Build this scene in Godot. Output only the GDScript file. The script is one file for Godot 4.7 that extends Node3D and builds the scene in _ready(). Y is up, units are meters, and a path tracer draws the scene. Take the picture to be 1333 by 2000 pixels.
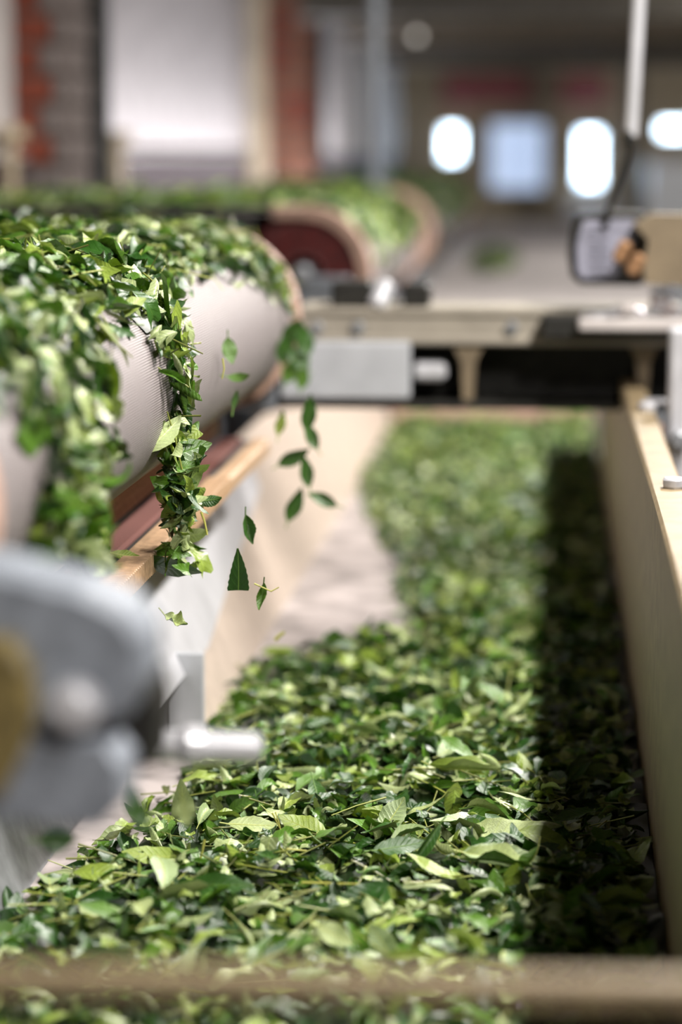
extends Node3D
# Steamed tea leaves tumbling from a mesh conveyor into a trough conveyor. y up, metres.
# The trough runs along -z, its belt is y = 0, the camera stands over z = 0.

const EYE := Vector3(0, 0.63, 0)
const FPX := 4722.0
const CX := -0.456      # axis of the discharge rollers
const CY := 0.415
const RB := 0.111       # belt radius on the roller
const WALL_R := 0.0925  # inner face of the trough's wall
const WALL_L := -0.377
const PAN_L := -0.447

var rng := RandomNumberGenerator.new()
var view_basis: Basis
var M := {}
var lib_hi := []        # leaf variants: arrays
var lib_lo := []
var hero_mesh := []     # leaf variants as meshes [blade, underside, rib]
var noise := FastNoiseLite.new()

# ------------------------------------------------------------------ helpers
func P(px: float, py: float, d: float) -> Vector3:   # the point at depth d (z = -d) that the lens draws at a pixel
	var v := view_basis * Vector3(px - 666.5, 1000.0 - py, -FPX)
	return EYE + v * (d / -v.z)

func pl(x: float, pts: Array) -> float:
	if x <= pts[0][0]:
		return pts[0][1]
	for i in range(1, pts.size()):
		if x <= pts[i][0]:
			return lerpf(pts[i - 1][1], pts[i][1], (x - pts[i - 1][0]) / (pts[i][0] - pts[i - 1][0]))
	return pts[-1][1]

func mat(called: String, c: Color, rough := 0.6, metal := 0.0) -> StandardMaterial3D:
	var m := StandardMaterial3D.new()
	m.resource_name = called
	m.albedo_color = c
	m.roughness = rough
	m.metallic = metal
	M[called] = m
	return m

func worn(called: String, c: Color, rough: float, metal: float, freq: float, dark: float, scale := 3.0) -> StandardMaterial3D:
	# paint or metal with a cloudy tone and uneven gloss, mapped in the thing's own metres
	var m := mat(called, c, rough, metal)
	var n := FastNoiseLite.new()
	n.seed = called.hash() % 1000
	n.frequency = freq
	n.fractal_octaves = 5
	var t := NoiseTexture2D.new()
	t.width = 256
	t.height = 256
	t.seamless = true
	t.noise = n
	var g := Gradient.new()
	g.set_color(0, Color(dark, dark, dark))
	g.set_color(1, Color(1, 1, 1))
	g.set_offset(0, 0.15)
	g.set_offset(1, 0.75)
	t.color_ramp = g
	m.albedo_texture = t
	m.uv1_triplanar = true
	m.uv1_scale = Vector3.ONE * scale
	return m

func mb() -> SurfaceTool:
	var st := SurfaceTool.new()
	st.begin(Mesh.PRIMITIVE_TRIANGLES)
	return st

func tri(st: SurfaceTool, a: Vector3, b: Vector3, c: Vector3, n: Vector3) -> void:
	if (b - a).cross(c - a).dot(n) > 0.0:
		var k := b
		b = c
		c = k
	for p in [a, b, c]:
		st.set_normal(n)
		st.set_uv(Vector2(p.x, p.y))
		st.add_vertex(p)

func quad(st: SurfaceTool, a: Vector3, b: Vector3, c: Vector3, d: Vector3, n: Vector3) -> void:
	tri(st, a, b, c, n)
	tri(st, a, c, d, n)

func bx(st: SurfaceTool, lo: Vector3, hi: Vector3, bev := 0.002, xf := Transform3D()) -> void:
	# a box between two corners with chamfered edges
	var c := (lo + hi) / 2.0
	var h := (hi - lo).abs() / 2.0
	var b: float = minf(bev, minf(h.x, minf(h.y, h.z)) * 0.6)
	var ax := [Vector3.RIGHT, Vector3.UP, Vector3.BACK]
	for i in 3:
		for s in [-1.0, 1.0]:
			var n: Vector3 = ax[i] * s
			var u: Vector3 = ax[(i + 1) % 3]
			var v: Vector3 = ax[(i + 2) % 3]
			var hu: float = h[(i + 1) % 3] - b
			var hv: float = h[(i + 2) % 3] - b
			var o: Vector3 = c + n * h[i]
			quad(st, xf * (o - u * hu - v * hv), xf * (o + u * hu - v * hv), xf * (o + u * hu + v * hv), xf * (o - u * hu + v * hv), xf.basis * n)
	for i in 3:
		var u: Vector3 = ax[i]
		var v: Vector3 = ax[(i + 1) % 3]
		var w: Vector3 = ax[(i + 2) % 3]
		var hu: float = h[i]
		var hv: float = h[(i + 1) % 3]
		var hw: float = h[(i + 2) % 3] - b
		for su in [-1.0, 1.0]:
			for sv in [-1.0, 1.0]:
				var p1: Vector3 = c + u * su * hu + v * sv * (hv - b)
				var p2: Vector3 = c + u * su * (hu - b) + v * sv * hv
				quad(st, xf * (p1 - w * hw), xf * (p1 + w * hw), xf * (p2 + w * hw), xf * (p2 - w * hw), xf.basis * ((u * su + v * sv).normalized()))
	for sx in [-1.0, 1.0]:
		for sy in [-1.0, 1.0]:
			for sz in [-1.0, 1.0]:
				var k := Vector3(sx, sy, sz)
				var e := k * h
				tri(st, xf * (c + e - k * Vector3(0, b, b)), xf * (c + e - k * Vector3(b, 0, b)), xf * (c + e - k * Vector3(b, b, 0)), xf.basis * k.normalized())

func ring_frame(d: Vector3) -> Basis:
	var u := d.cross(Vector3.UP if absf(d.y) < 0.9 else Vector3.RIGHT).normalized()
	return Basis(u, d.cross(u).normalized(), d)

func lathe(st: SurfaceTool, o: Vector3, axis: Vector3, prof: Array, n := 24, from := 0.0, to := TAU) -> void:
	# prof: [along, radius] pairs, turned about the axis; each band has its own flat-ended slope
	var f := ring_frame(axis.normalized())
	for i in prof.size() - 1:
		var a: Array = prof[i]
		var b: Array = prof[i + 1]
		var sl := Vector2(b[0] - a[0], b[1] - a[1])
		if sl.length() < 1e-7:
			continue
		sl = sl.normalized()
		for k in n:
			var t0 := lerpf(from, to, float(k) / n)
			var t1 := lerpf(from, to, float(k + 1) / n)
			var r0 := f.x * cos(t0) + f.y * sin(t0)
			var r1 := f.x * cos(t1) + f.y * sin(t1)
			var pts := [o + f.z * a[0] + r0 * a[1], o + f.z * a[0] + r1 * a[1], o + f.z * b[0] + r1 * b[1], o + f.z * b[0] + r0 * b[1]]
			var ns := [r0 * sl.x - f.z * sl.y, r1 * sl.x - f.z * sl.y, r1 * sl.x - f.z * sl.y, r0 * sl.x - f.z * sl.y]
			for tr in [[0, 1, 2], [0, 2, 3]]:
				var q: Array = tr
				var cr: Vector3 = (pts[q[1]] - pts[q[0]]).cross(pts[q[2]] - pts[q[0]])
				if cr.length() < 1e-12:
					continue
				if cr.dot(ns[q[0]] + ns[q[1]]) > 0.0:
					q = [q[0], q[2], q[1]]
				for j in q:
					st.set_normal(ns[j])
					st.set_uv(Vector2(float(k) / n, float(i)))
					st.add_vertex(pts[j])

func rod(st: SurfaceTool, a: Vector3, b: Vector3, r: float, n := 14, bev := 0.002) -> void:
	var l := a.distance_to(b)
	var e := minf(bev, r * 0.5)
	lathe(st, a, b - a, [[0, 0], [0, r - e], [e, r], [l - e, r], [l, r - e], [l, 0]], n)

func tube(st: SurfaceTool, pts: Array, r0: float, r1: float, n := 6) -> void:
	# a bent tapering round bar
	var m := pts.size()
	var rings := []
	for i in m:
		var d: Vector3 = (pts[mini(i + 1, m - 1)] - pts[maxi(i - 1, 0)]).normalized()
		var f := ring_frame(d)
		var row := []
		for k in n:
			var t := TAU * k / n
			row.append([pts[i] + (f.x * cos(t) + f.y * sin(t)) * lerpf(r0, r1, float(i) / (m - 1)), f.x * cos(t) + f.y * sin(t)])
		rings.append(row)
	for i in m - 1:
		for k in n:
			var q := [rings[i][k], rings[i][(k + 1) % n], rings[i + 1][(k + 1) % n], rings[i + 1][k]]
			for tr in [[0, 1, 2], [0, 2, 3]]:
				var w: Array = tr
				if (q[w[1]][0] - q[w[0]][0]).cross(q[w[2]][0] - q[w[0]][0]).dot(q[w[0]][1]) > 0.0:
					w = [w[0], w[2], w[1]]
				for j in w:
					st.set_normal(q[j][1])
					st.set_uv(Vector2(float(k) / n, float(i)))
					st.add_vertex(q[j][0])

func extrude(st: SurfaceTool, poly: PackedVector2Array, z0: float, z1: float, bev := 0.003) -> void:
	# an outline in x, y with real depth along z and a chamfered front edge
	if Geometry2D.is_polygon_clockwise(poly):
		poly.reverse()
	var inner := poly
	var shr := Geometry2D.offset_polygon(poly, -bev)
	if shr.size() == 1 and shr[0].size() == poly.size():
		# keep the vertex pairing: move each corner towards its own neighbour in the shrunk outline
		inner = PackedVector2Array()
		for p in poly:
			var best: Vector2 = shr[0][0]
			for q in shr[0]:
				if q.distance_to(p) < best.distance_to(p):
					best = q
			inner.append(best)
	var zf := maxf(z0, z1)
	var zb := minf(z0, z1)
	var n := poly.size()
	var ids := Geometry2D.triangulate_polygon(inner)
	for i in range(0, ids.size(), 3):
		tri(st, Vector3(inner[ids[i]].x, inner[ids[i]].y, zf), Vector3(inner[ids[i + 1]].x, inner[ids[i + 1]].y, zf), Vector3(inner[ids[i + 2]].x, inner[ids[i + 2]].y, zf), Vector3.BACK)
	ids = Geometry2D.triangulate_polygon(poly)
	for i in range(0, ids.size(), 3):
		tri(st, Vector3(poly[ids[i]].x, poly[ids[i]].y, zb), Vector3(poly[ids[i + 1]].x, poly[ids[i + 1]].y, zb), Vector3(poly[ids[i + 2]].x, poly[ids[i + 2]].y, zb), Vector3.FORWARD)
	for i in n:
		var a := poly[i]
		var b := poly[(i + 1) % n]
		var out := Vector3((b - a).y, -(b - a).x, 0).normalized()
		var ze := zf - (bev if inner != poly else 0.0)
		quad(st, Vector3(a.x, a.y, zb), Vector3(b.x, b.y, zb), Vector3(b.x, b.y, ze), Vector3(a.x, a.y, ze), out)
		if inner != poly:
			var c := inner[i]
			var d := inner[(i + 1) % n]
			quad(st, Vector3(a.x, a.y, ze), Vector3(b.x, b.y, ze), Vector3(d.x, d.y, zf), Vector3(c.x, c.y, zf), (out + Vector3.BACK).normalized())

func obj(called: String, st: SurfaceTool, m: Material, parent: Node = self) -> MeshInstance3D:
	var o := MeshInstance3D.new()
	o.name = called
	o.mesh = st.commit()
	o.mesh.surface_set_material(0, m)
	add_to(o, parent)
	return o

func add_to(o: Node3D, parent: Node) -> void:
	if parent == self:
		var base: String = o.name
		var k := 0
		while has_node(NodePath(str(o.name))):
			k += 1
			o.name = "%s_%03d" % [base, k]
		add_child(o)
	else:
		parent.add_child(o, true)

func thing(called: String, label: String, category: String, at := Vector3.ZERO, group := "") -> Node3D:
	var o := Node3D.new()
	o.name = called
	add_to(o, self)
	o.position = at
	tag(o, label, category, group)
	return o

func tag(o: Node, label := "", category := "", group := "", kind := "") -> void:
	if label:
		o.set_meta("label", label)
	if category:
		o.set_meta("category", category)
	if group:
		o.set_meta("group", group)
	if kind:
		o.set_meta("kind", kind)

func part(called: String, st: SurfaceTool, m: Material, t: Node3D) -> MeshInstance3D:
	# geometry given in scene metres, kept under its thing
	var o := obj(called, st, m, t)
	o.position = -t.position
	return o

func struct(called: String, label: String, category: String, st: SurfaceTool, m: Material) -> MeshInstance3D:
	var o := obj(called, st, m)
	tag(o, label, category, "", "structure")
	return o

# ------------------------------------------------------------------ leaves
func leaf_grid(L: float, W: float, nu: int, nv: int, q: Dictionary) -> Dictionary:
	# one leaf along +z from stalk to tip, its upper face towards +y
	var t0: float = q.get("t0", 0.0)
	var t1: float = q.get("t1", 1.0)
	var pos := []
	var mid := []
	var c := Vector3.ZERO
	var step := L * (t1 - t0) / nu
	for i in nu + 1:
		var f := float(i) / nu
		var t := lerpf(t0, t1, f)
		var w: float = W * 0.5 * pow(maxf(sin(PI * pow(t, 0.82)), 0.0), 0.85)
		w = maxf(w, 0.0009)
		w *= 1.0 + (0.05 if i % 2 else -0.03)
		var a: float = q.curl * (f - 0.5) + q.wave * sin(f * 5.0 + q.ph)
		if i > 0:
			c += Vector3(sin(q.bend * (f - 0.5)) * step, sin(a) * step, cos(a) * step)
		var up := Vector3(0, cos(a), -sin(a))
		var side := Vector3.RIGHT
		var tw: float = q.twist * (f - 0.5)
		var s2 := side * cos(tw) + up * sin(tw)
		var u2 := up * cos(tw) - side * sin(tw)
		var row := []
		for j in range(-nv, nv + 1):
			var v := float(j) / nv
			var av := absf(v)
			var fo: float = q.fold * (1.0 + q.roll * av)
			if j < 0:
				fo *= q.asym
			var y: float = av * w * sin(fo) + q.ripple * w * av * av * sin(f * q.freq + q.ph + (1.7 if j < 0 else 0.0))
			y -= q.dome * w * av * av
			if i == 0 and t0 > 0.02 or i == nu and t1 < 0.98:
				c = c
			row.append(c + s2 * (v * w * cos(fo)) + u2 * y + Vector3(0, 0, (0.0 if t1 > 0.98 or i < nu else step * 0.6 * sin(v * 4.0 + q.ph))))
		pos.append(row)
		mid.append(c)
	var ctr: Vector3 = (mid[0] + mid[nu]) / 2.0
	var vs := PackedVector3Array()
	var ns := PackedVector3Array()
	var uv := PackedVector2Array()
	var ix := PackedInt32Array()
	var cols := 2 * nv + 1
	for i in nu + 1:
		for j in cols:
			vs.append(pos[i][j] - ctr)
			var du: Vector3 = pos[mini(i + 1, nu)][j] - pos[maxi(i - 1, 0)][j]
			var dv: Vector3 = pos[i][mini(j + 1, cols - 1)] - pos[i][maxi(j - 1, 0)]
			var n := du.cross(dv)
			ns.append(n.normalized() if n.length() > 1e-12 else Vector3.UP)
			uv.append(Vector2(float(j) / (cols - 1), lerpf(t0, t1, float(i) / nu)))
	for i in nu:
		for j in cols - 1:
			var a := i * cols + j
			var b := a + cols
			ix.append_array(PackedInt32Array([a, a + 1, b, a + 1, b + 1, b]))
	for i in mid.size():
		mid[i] -= ctr
	return {"v": vs, "n": ns, "uv": uv, "i": ix, "mid": mid}

func leaf_shape(kind: int) -> Dictionary:
	var q := {"curl": rng.randf_range(-0.9, 0.9), "wave": rng.randf_range(0, 0.25), "ph": rng.randf() * TAU, "bend": rng.randf_range(-0.5, 0.5), "twist": rng.randf_range(-0.5, 0.5), "fold": rng.randf_range(0.05, 0.5), "roll": 0.0, "asym": rng.randf_range(0.4, 1.2), "ripple": rng.randf_range(0.05, 0.22), "freq": rng.randf_range(9, 16), "dome": rng.randf_range(-0.15, 0.15)}
	var L := rng.randf_range(0.044, 0.074)
	var W := L * rng.randf_range(0.34, 0.46)
	if kind == 1:      # torn across
		if rng.randf() < 0.5:
			q.t0 = rng.randf_range(0.3, 0.55)
		else:
			q.t1 = rng.randf_range(0.45, 0.7)
		L *= 1.15
		W *= 1.1
	elif kind == 2:    # curled
		q.curl = rng.randf_range(1.0, 2.2) * (1 if rng.randf() < 0.5 else -1)
		q.fold = rng.randf_range(0.6, 1.3)
		q.roll = rng.randf_range(0.0, 0.8)
		q.ripple *= 1.6
	elif kind == 3:    # folded along the rib
		q.fold = rng.randf_range(0.9, 1.35)
		q.twist = rng.randf_range(-1.3, 1.3)
	elif kind == 4:    # shred
		q.t0 = rng.randf_range(0.3, 0.5)
		q.t1 = q.t0 + rng.randf_range(0.2, 0.3)
		q.curl *= 1.6
		q.twist *= 2.0
		W *= rng.randf_range(0.4, 0.8)
	return {"L": L, "W": W, "q": q, "kind": kind}

const FORM := ["flat", "torn", "curled", "folded", "shredded"]

func build_leaf_library() -> void:
	for k in 44:
		var s := leaf_shape([0, 1, 0, 1, 1, 2, 4, 3, 4, 4, 2][k % 11])
		var hi := leaf_grid(s.L, s.W, 8, 2, s.q)
		hi.kind = s.kind
		lib_hi.append(hi)
		lib_lo.append(leaf_grid(s.L, s.W, 5, 1, s.q))
		hi.q = s.q
		hi.L = s.L
		hi.W = s.W

func tone() -> Array:
	# a real leaf colour (linear): upper faces deep green, undersides pale grey green, some bruised yellow
	var r := rng.randf()
	var c: Color
	if r < 0.35:
		c = Color(0.030, 0.105, 0.012)      # deep upper face
	elif r < 0.58:
		c = Color(0.125, 0.285, 0.025)      # mid green
	elif r < 0.73:
		c = Color(0.35, 0.48, 0.075)        # yellow green
	else:
		c = Color(0.51, 0.62, 0.27)         # pale underside
	return [c * rng.randf_range(0.75, 1.25), r >= 0.73]

class Pile:
	var v := PackedVector3Array()
	var n := PackedVector3Array()
	var uv := PackedVector2Array()
	var c := PackedColorArray()
	var i := PackedInt32Array()
	func put(g: Dictionary, xf: Transform3D, col: Color) -> void:
		var at := v.size()
		v.append_array(xf * (g.v as PackedVector3Array))
		n.append_array(Transform3D(xf.basis.orthonormalized(), Vector3.ZERO) * (g.n as PackedVector3Array))
		uv.append_array(g.uv)
		var cc := PackedColorArray()
		cc.resize(g.v.size())
		cc.fill(col)
		c.append_array(cc)
		for k in g.i:
			i.append(k + at)
	func mesh(m: Material) -> ArrayMesh:
		var a := []
		a.resize(Mesh.ARRAY_MAX)
		a[Mesh.ARRAY_VERTEX] = v
		a[Mesh.ARRAY_NORMAL] = n
		a[Mesh.ARRAY_TEX_UV] = uv
		a[Mesh.ARRAY_COLOR] = c
		a[Mesh.ARRAY_INDEX] = i
		var am := ArrayMesh.new()
		am.add_surface_from_arrays(Mesh.PRIMITIVE_TRIANGLES, a)
		am.surface_set_material(0, m)
		return am

func lay(n: Vector3, tilt: float, flip := false, yaw := -1.0) -> Basis:
	# a leaf lying on a surface of normal n, turned and tipped at random
	var b := ring_frame(n)
	var base := Basis(b.x, n, b.x.cross(n))
	base = base * Basis(Vector3.UP, rng.randf() * TAU if yaw < 0.0 else yaw)
	base = base * Basis(Vector3.RIGHT, rng.randfn(0, tilt)) * Basis(Vector3.BACK, rng.randfn(0, tilt))
	if flip:
		base = base * Basis(Vector3.BACK, PI)
	return base

func stem_grid(pts: Array, r0: float, r1: float) -> Dictionary:
	var st := mb()
	tube(st, pts, r0, r1, 4)
	var a := st.commit_to_arrays()
	var ix := PackedInt32Array(range(a[Mesh.ARRAY_VERTEX].size()))
	return {"v": a[Mesh.ARRAY_VERTEX], "n": a[Mesh.ARRAY_NORMAL], "uv": a[Mesh.ARRAY_TEX_UV], "i": ix}

func bed_edge(d: float) -> float:   # where the leaves on the trough belt begin, from the drop side
	return pl(d, [[1.5, -0.46], [1.95, -0.44], [2.05, -0.415], [2.12, -0.395], [2.22, -0.378], [2.36, -0.362], [2.5, -0.365], [2.92, -0.368], [2.97, -0.30], [3.0, -0.19], [3.1, -0.183], [3.4, -0.208], [3.72, -0.236], [3.92, -0.278], [4.25, -0.324], [4.6, -0.36], [4.8, -0.374], [6.0, -0.374]])

func on_bed(px: float, py: float) -> Vector3:   # the top of the heap seen at a pixel
	var d := 2.2
	for i in 12:
		var p := P(px, py, d)
		var want := bed_height(p.x, d) + 0.016
		d *= (0.63 - want) / (0.63 - p.y)
	return P(px, py, d)

func bed_height(x: float, d: float) -> float:
	var e := bed_edge(d) + 0.012 * noise.get_noise_2d(d * 90.0, 7.0)
	var h := 0.016 + 0.016 * noise.get_noise_2d(x * 60.0, d * 60.0) + 0.009 * noise.get_noise_2d(x * 190.0, d * 190.0)
	h *= smoothstep(0.0, 0.05, x - e)
	return maxf(h, 0.0) + pl(d, [[1.5, 0.006], [2.6, 0.004], [4.0, 0.0]]) * smoothstep(0.0, 0.08, x - e)

func add_stuff(called: String, label: String, category: String, p: Pile) -> MeshInstance3D:
	var o := MeshInstance3D.new()
	o.name = called
	o.mesh = p.mesh(M.leaf_many)
	add_to(o, self)
	tag(o, label, category, "", "stuff")
	return o

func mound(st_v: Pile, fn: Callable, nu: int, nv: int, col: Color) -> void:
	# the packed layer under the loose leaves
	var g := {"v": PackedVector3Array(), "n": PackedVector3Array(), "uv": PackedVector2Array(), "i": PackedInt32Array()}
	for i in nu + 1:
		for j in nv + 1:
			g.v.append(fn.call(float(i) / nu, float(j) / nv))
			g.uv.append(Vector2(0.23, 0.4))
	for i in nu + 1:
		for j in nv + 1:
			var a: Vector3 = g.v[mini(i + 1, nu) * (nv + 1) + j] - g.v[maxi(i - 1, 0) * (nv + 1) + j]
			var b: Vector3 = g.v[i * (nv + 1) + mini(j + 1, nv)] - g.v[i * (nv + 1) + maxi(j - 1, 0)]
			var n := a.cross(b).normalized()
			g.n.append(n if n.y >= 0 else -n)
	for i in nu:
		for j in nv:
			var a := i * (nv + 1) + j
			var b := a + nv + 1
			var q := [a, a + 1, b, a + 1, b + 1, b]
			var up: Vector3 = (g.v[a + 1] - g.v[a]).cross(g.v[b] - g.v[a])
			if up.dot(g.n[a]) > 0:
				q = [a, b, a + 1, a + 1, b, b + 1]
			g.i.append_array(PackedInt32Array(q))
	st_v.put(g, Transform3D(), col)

# discharge surface: u metres past the crest (negative: flat top), z along the roller
func over(u: float, off: float) -> Array:
	if u < 0.0:
		return [Vector2(CX + u, CY + RB + off), Vector2(0, 1)]
	var th := u / RB
	var n := Vector2(sin(th), cos(th))
	return [Vector2(CX, CY) + n * (RB + off), n]

func curtain(k: float) -> float:   # how far round the roller the leaves hang on, in degrees, k = 3.18 / depth
	return pl(k, [[1.0, 84], [1.06, 76], [1.12, 48], [1.2, 40], [1.28, 42], [1.36, 52], [1.41, 66], [1.435, 92], [1.445, 150], [1.475, 178], [1.495, 120], [1.52, 60], [1.6, 50], [1.68, 54], [1.74, 80], [1.79, 160], [1.97, 165], [2.02, 85], [2.08, 58], [2.4, 56]])

# ------------------------------------------------------------------ materials
func build_materials() -> void:
	var im := Image.create(128, 256, false, Image.FORMAT_RGB8)
	var bump := Image.create(128, 256, false, Image.FORMAT_RGB8)
	var nz := FastNoiseLite.new()
	nz.frequency = 0.06
	nz.seed = 5
	for y in 256:
		for x in 128:
			var v := (x - 63.5) / 63.5
			var av := absf(v)
			var t := y / 255.0
			var rib: float = exp(-pow(av / 0.045, 2.0))
			var ph := fposmod((t - av * 0.16) * 9.0, 1.0)
			var vein: float = exp(-pow((ph - 0.5) / 0.085, 2.0)) * (1.0 - 0.75 * av) * smoothstep(0.03, 0.1, av)
			var cell := nz.get_noise_2d(x * 3.0, y * 3.0)
			var b := 0.80 + 0.10 * cell + 0.07 * nz.get_noise_2d(x, y)
			var c := Color(b, b, b).lerp(Color(1.0, 1.0, 0.9), clampf(rib * 0.9 + vein * 0.45, 0, 1))
			im.set_pixel(x, y, c)
			var h := 0.5 + 0.2 * cell - 0.45 * rib - 0.3 * vein + 0.15 * sin(ph * TAU)
			bump.set_pixel(x, y, Color(h, h, h))
	var it := ImageTexture.create_from_image(im)
	var bt := ImageTexture.create_from_image(bump)
	var leafy := func(called: String, c: Color, rough: float, many: bool) -> void:
		var m := mat(called, c, rough)
		m.albedo_texture = it
		m.heightmap_enabled = true
		m.heightmap_texture = bt
		m.heightmap_scale = 0.06
		m.metallic_specular = 0.62
		m.backlight_enabled = true
		m.backlight = Color(0.42, 0.46, 0.24)
		m.vertex_color_use_as_albedo = many
	leafy.call("leaf_many", Color.WHITE, 0.34, true)
	leafy.call("leaf_deep", Color(0.030, 0.105, 0.013).linear_to_srgb(), 0.34, false)
	leafy.call("leaf_dark", Color(0.055, 0.165, 0.02).linear_to_srgb(), 0.36, false)
	leafy.call("leaf_mid", Color(0.135, 0.30, 0.028).linear_to_srgb(), 0.4, false)
	leafy.call("leaf_yellow", Color(0.37, 0.50, 0.08).linear_to_srgb(), 0.45, false)
	leafy.call("leaf_pale", Color(0.55, 0.67, 0.25).linear_to_srgb(), 0.5, false)
	leafy.call("leaf_grey", Color(0.47, 0.62, 0.28).linear_to_srgb(), 0.38, false)
	mat("rib", Color(0.42, 0.46, 0.13).linear_to_srgb(), 0.5)
	mat("rib_dark", Color(0.12, 0.22, 0.04).linear_to_srgb(), 0.5)
	mat("stem", Color(0.46, 0.45, 0.10).linear_to_srgb(), 0.5)
	# woven conveyor mesh: fine ribs along the roller
	var w := Image.create(64, 64, false, Image.FORMAT_RGB8)
	for y in 64:
		for x in 64:
			var a: float = 0.5 + 0.5 * cos(TAU * y / 16.0)
			var b: float = 0.5 + 0.5 * cos(TAU * x / 8.0 + (PI if (y / 16) % 2 else 0.0))
			var g: float = 0.42 + 0.52 * pow(a, 0.6) + 0.06 * b
			w.set_pixel(x, y, Color(g, g, g))
	var wt := ImageTexture.create_from_image(w)
	var mesh_m := mat("belt_mesh", Color(0.66, 0.62, 0.62), 0.55)
	mesh_m.albedo_texture = wt
	mesh_m.heightmap_enabled = true
	mesh_m.heightmap_texture = wt
	mesh_m.heightmap_scale = 0.05
	# smooth trough belt with juice stains
	worn("belt", Color(0.74, 0.70, 0.69), 0.3, 0.0, 0.02, 0.72, 2.0)
	worn("tan_paint", Color(0.56, 0.49, 0.375), 0.5, 0.0, 0.03, 0.86)
	worn("tan_side", Color(0.72, 0.66, 0.61), 0.42, 0.0, 0.03, 0.9)
	worn("steel", Color(0.66, 0.67, 0.69), 0.36, 0.55, 0.04, 0.8)
	worn("white_steel", Color(0.82, 0.82, 0.84), 0.3, 0.25, 0.02, 0.92)
	worn("grey_iron", Color(0.50, 0.52, 0.55), 0.5, 0.2, 0.03, 0.75, 6.0)
	worn("housing_grey", Color(0.565, 0.59, 0.63), 0.5, 0.1, 0.03, 0.8, 6.0)
	worn("dark_iron", Color(0.17, 0.165, 0.15), 0.55, 0.3, 0.05, 0.7)
	worn("wood", Color(0.74, 0.61, 0.48), 0.55, 0.0, 0.05, 0.82, 8.0)
	worn("red_felt", Color(0.42, 0.22, 0.18), 0.9, 0.0, 0.1, 0.6, 20.0)
	worn("lip", Color(0.74, 0.61, 0.545), 0.6, 0.0, 0.05, 0.85)
	worn("red_drum", Color(0.36, 0.06, 0.05), 0.5, 0.0, 0.04, 0.7)
	worn("yellow_paint", Color(0.50, 0.44, 0.27), 0.5, 0.0, 0.05, 0.7, 6.0)
	worn("plaster", Color(0.78, 0.75, 0.74), 0.85, 0.0, 0.03, 0.9, 1.0)
	worn("cream", Color(0.72, 0.66, 0.56), 0.7, 0.0, 0.03, 0.88, 1.0)
	worn("dim_wall", Color(0.40, 0.37, 0.33), 0.8, 0.0, 0.03, 0.88, 1.0)  # unseen walls, toned dark to cut bounced light
	worn("dado", Color(0.19, 0.10, 0.10), 0.8, 0.0, 0.05, 0.6, 2.0)
	worn("concrete", Color(0.50, 0.49, 0.47), 0.6, 0.0, 0.02, 0.8, 0.6)
	worn("mortar", Color(0.42, 0.38, 0.36), 0.9, 0.0, 0.08, 0.7, 2.0)
	worn("brick_red", Color(0.53, 0.25, 0.17), 0.85, 0.0, 0.06, 0.7, 4.0)
	worn("brick_brown", Color(0.54, 0.35, 0.26), 0.85, 0.0, 0.06, 0.7, 4.0)
	worn("brick_grey", Color(0.50, 0.46, 0.45), 0.85, 0.0, 0.06, 0.75, 4.0)
	worn("ceiling_board", Color(0.40, 0.37, 0.33), 0.9, 0.0, 0.03, 0.8, 0.7)  # darkened so the unseen ceiling throws little light back
	worn("beam_paint_light", Color(0.60, 0.57, 0.52), 0.6, 0.0, 0.04, 0.9, 1.0)
	worn("beam_paint", Color(0.50, 0.44, 0.35), 0.6, 0.0, 0.04, 0.85, 1.0)
	worn("beam_dark", Color(0.36, 0.34, 0.30), 0.6, 0.0, 0.04, 0.85, 1.0)
	worn("sign_red", Color(0.66, 0.30, 0.33), 0.5, 0.0, 0.05, 0.85, 2.0)
	worn("motor_paint", Color(0.58, 0.58, 0.64), 0.45, 0.1, 0.04, 0.85, 3.0)
	worn("panel_grey", Color(0.72, 0.73, 0.75), 0.5, 0.1, 0.03, 0.94, 2.0)
	worn("bronze", Color(0.66, 0.50, 0.36), 0.45, 0.2, 0.05, 0.8, 5.0)
	var win := mat("window_light", Color(0.9, 0.95, 1.0), 0.4)
	win.emission_enabled = true
	win.emission = Color(0.80, 0.90, 1.0)
	win.emission_energy_multiplier = 9.0
	var cur := mat("door_light", Color(0.8, 0.86, 0.95), 0.5)
	cur.emission_enabled = true
	cur.emission = Color(0.78, 0.86, 1.0)
	cur.emission_energy_multiplier = 0.75
	var lamp := mat("lamp_glow", Color(1, 0.98, 0.95), 0.4)
	lamp.emission_enabled = true
	lamp.emission = Color(1, 0.97, 0.92)
	lamp.emission_energy_multiplier = 1.2

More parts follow.
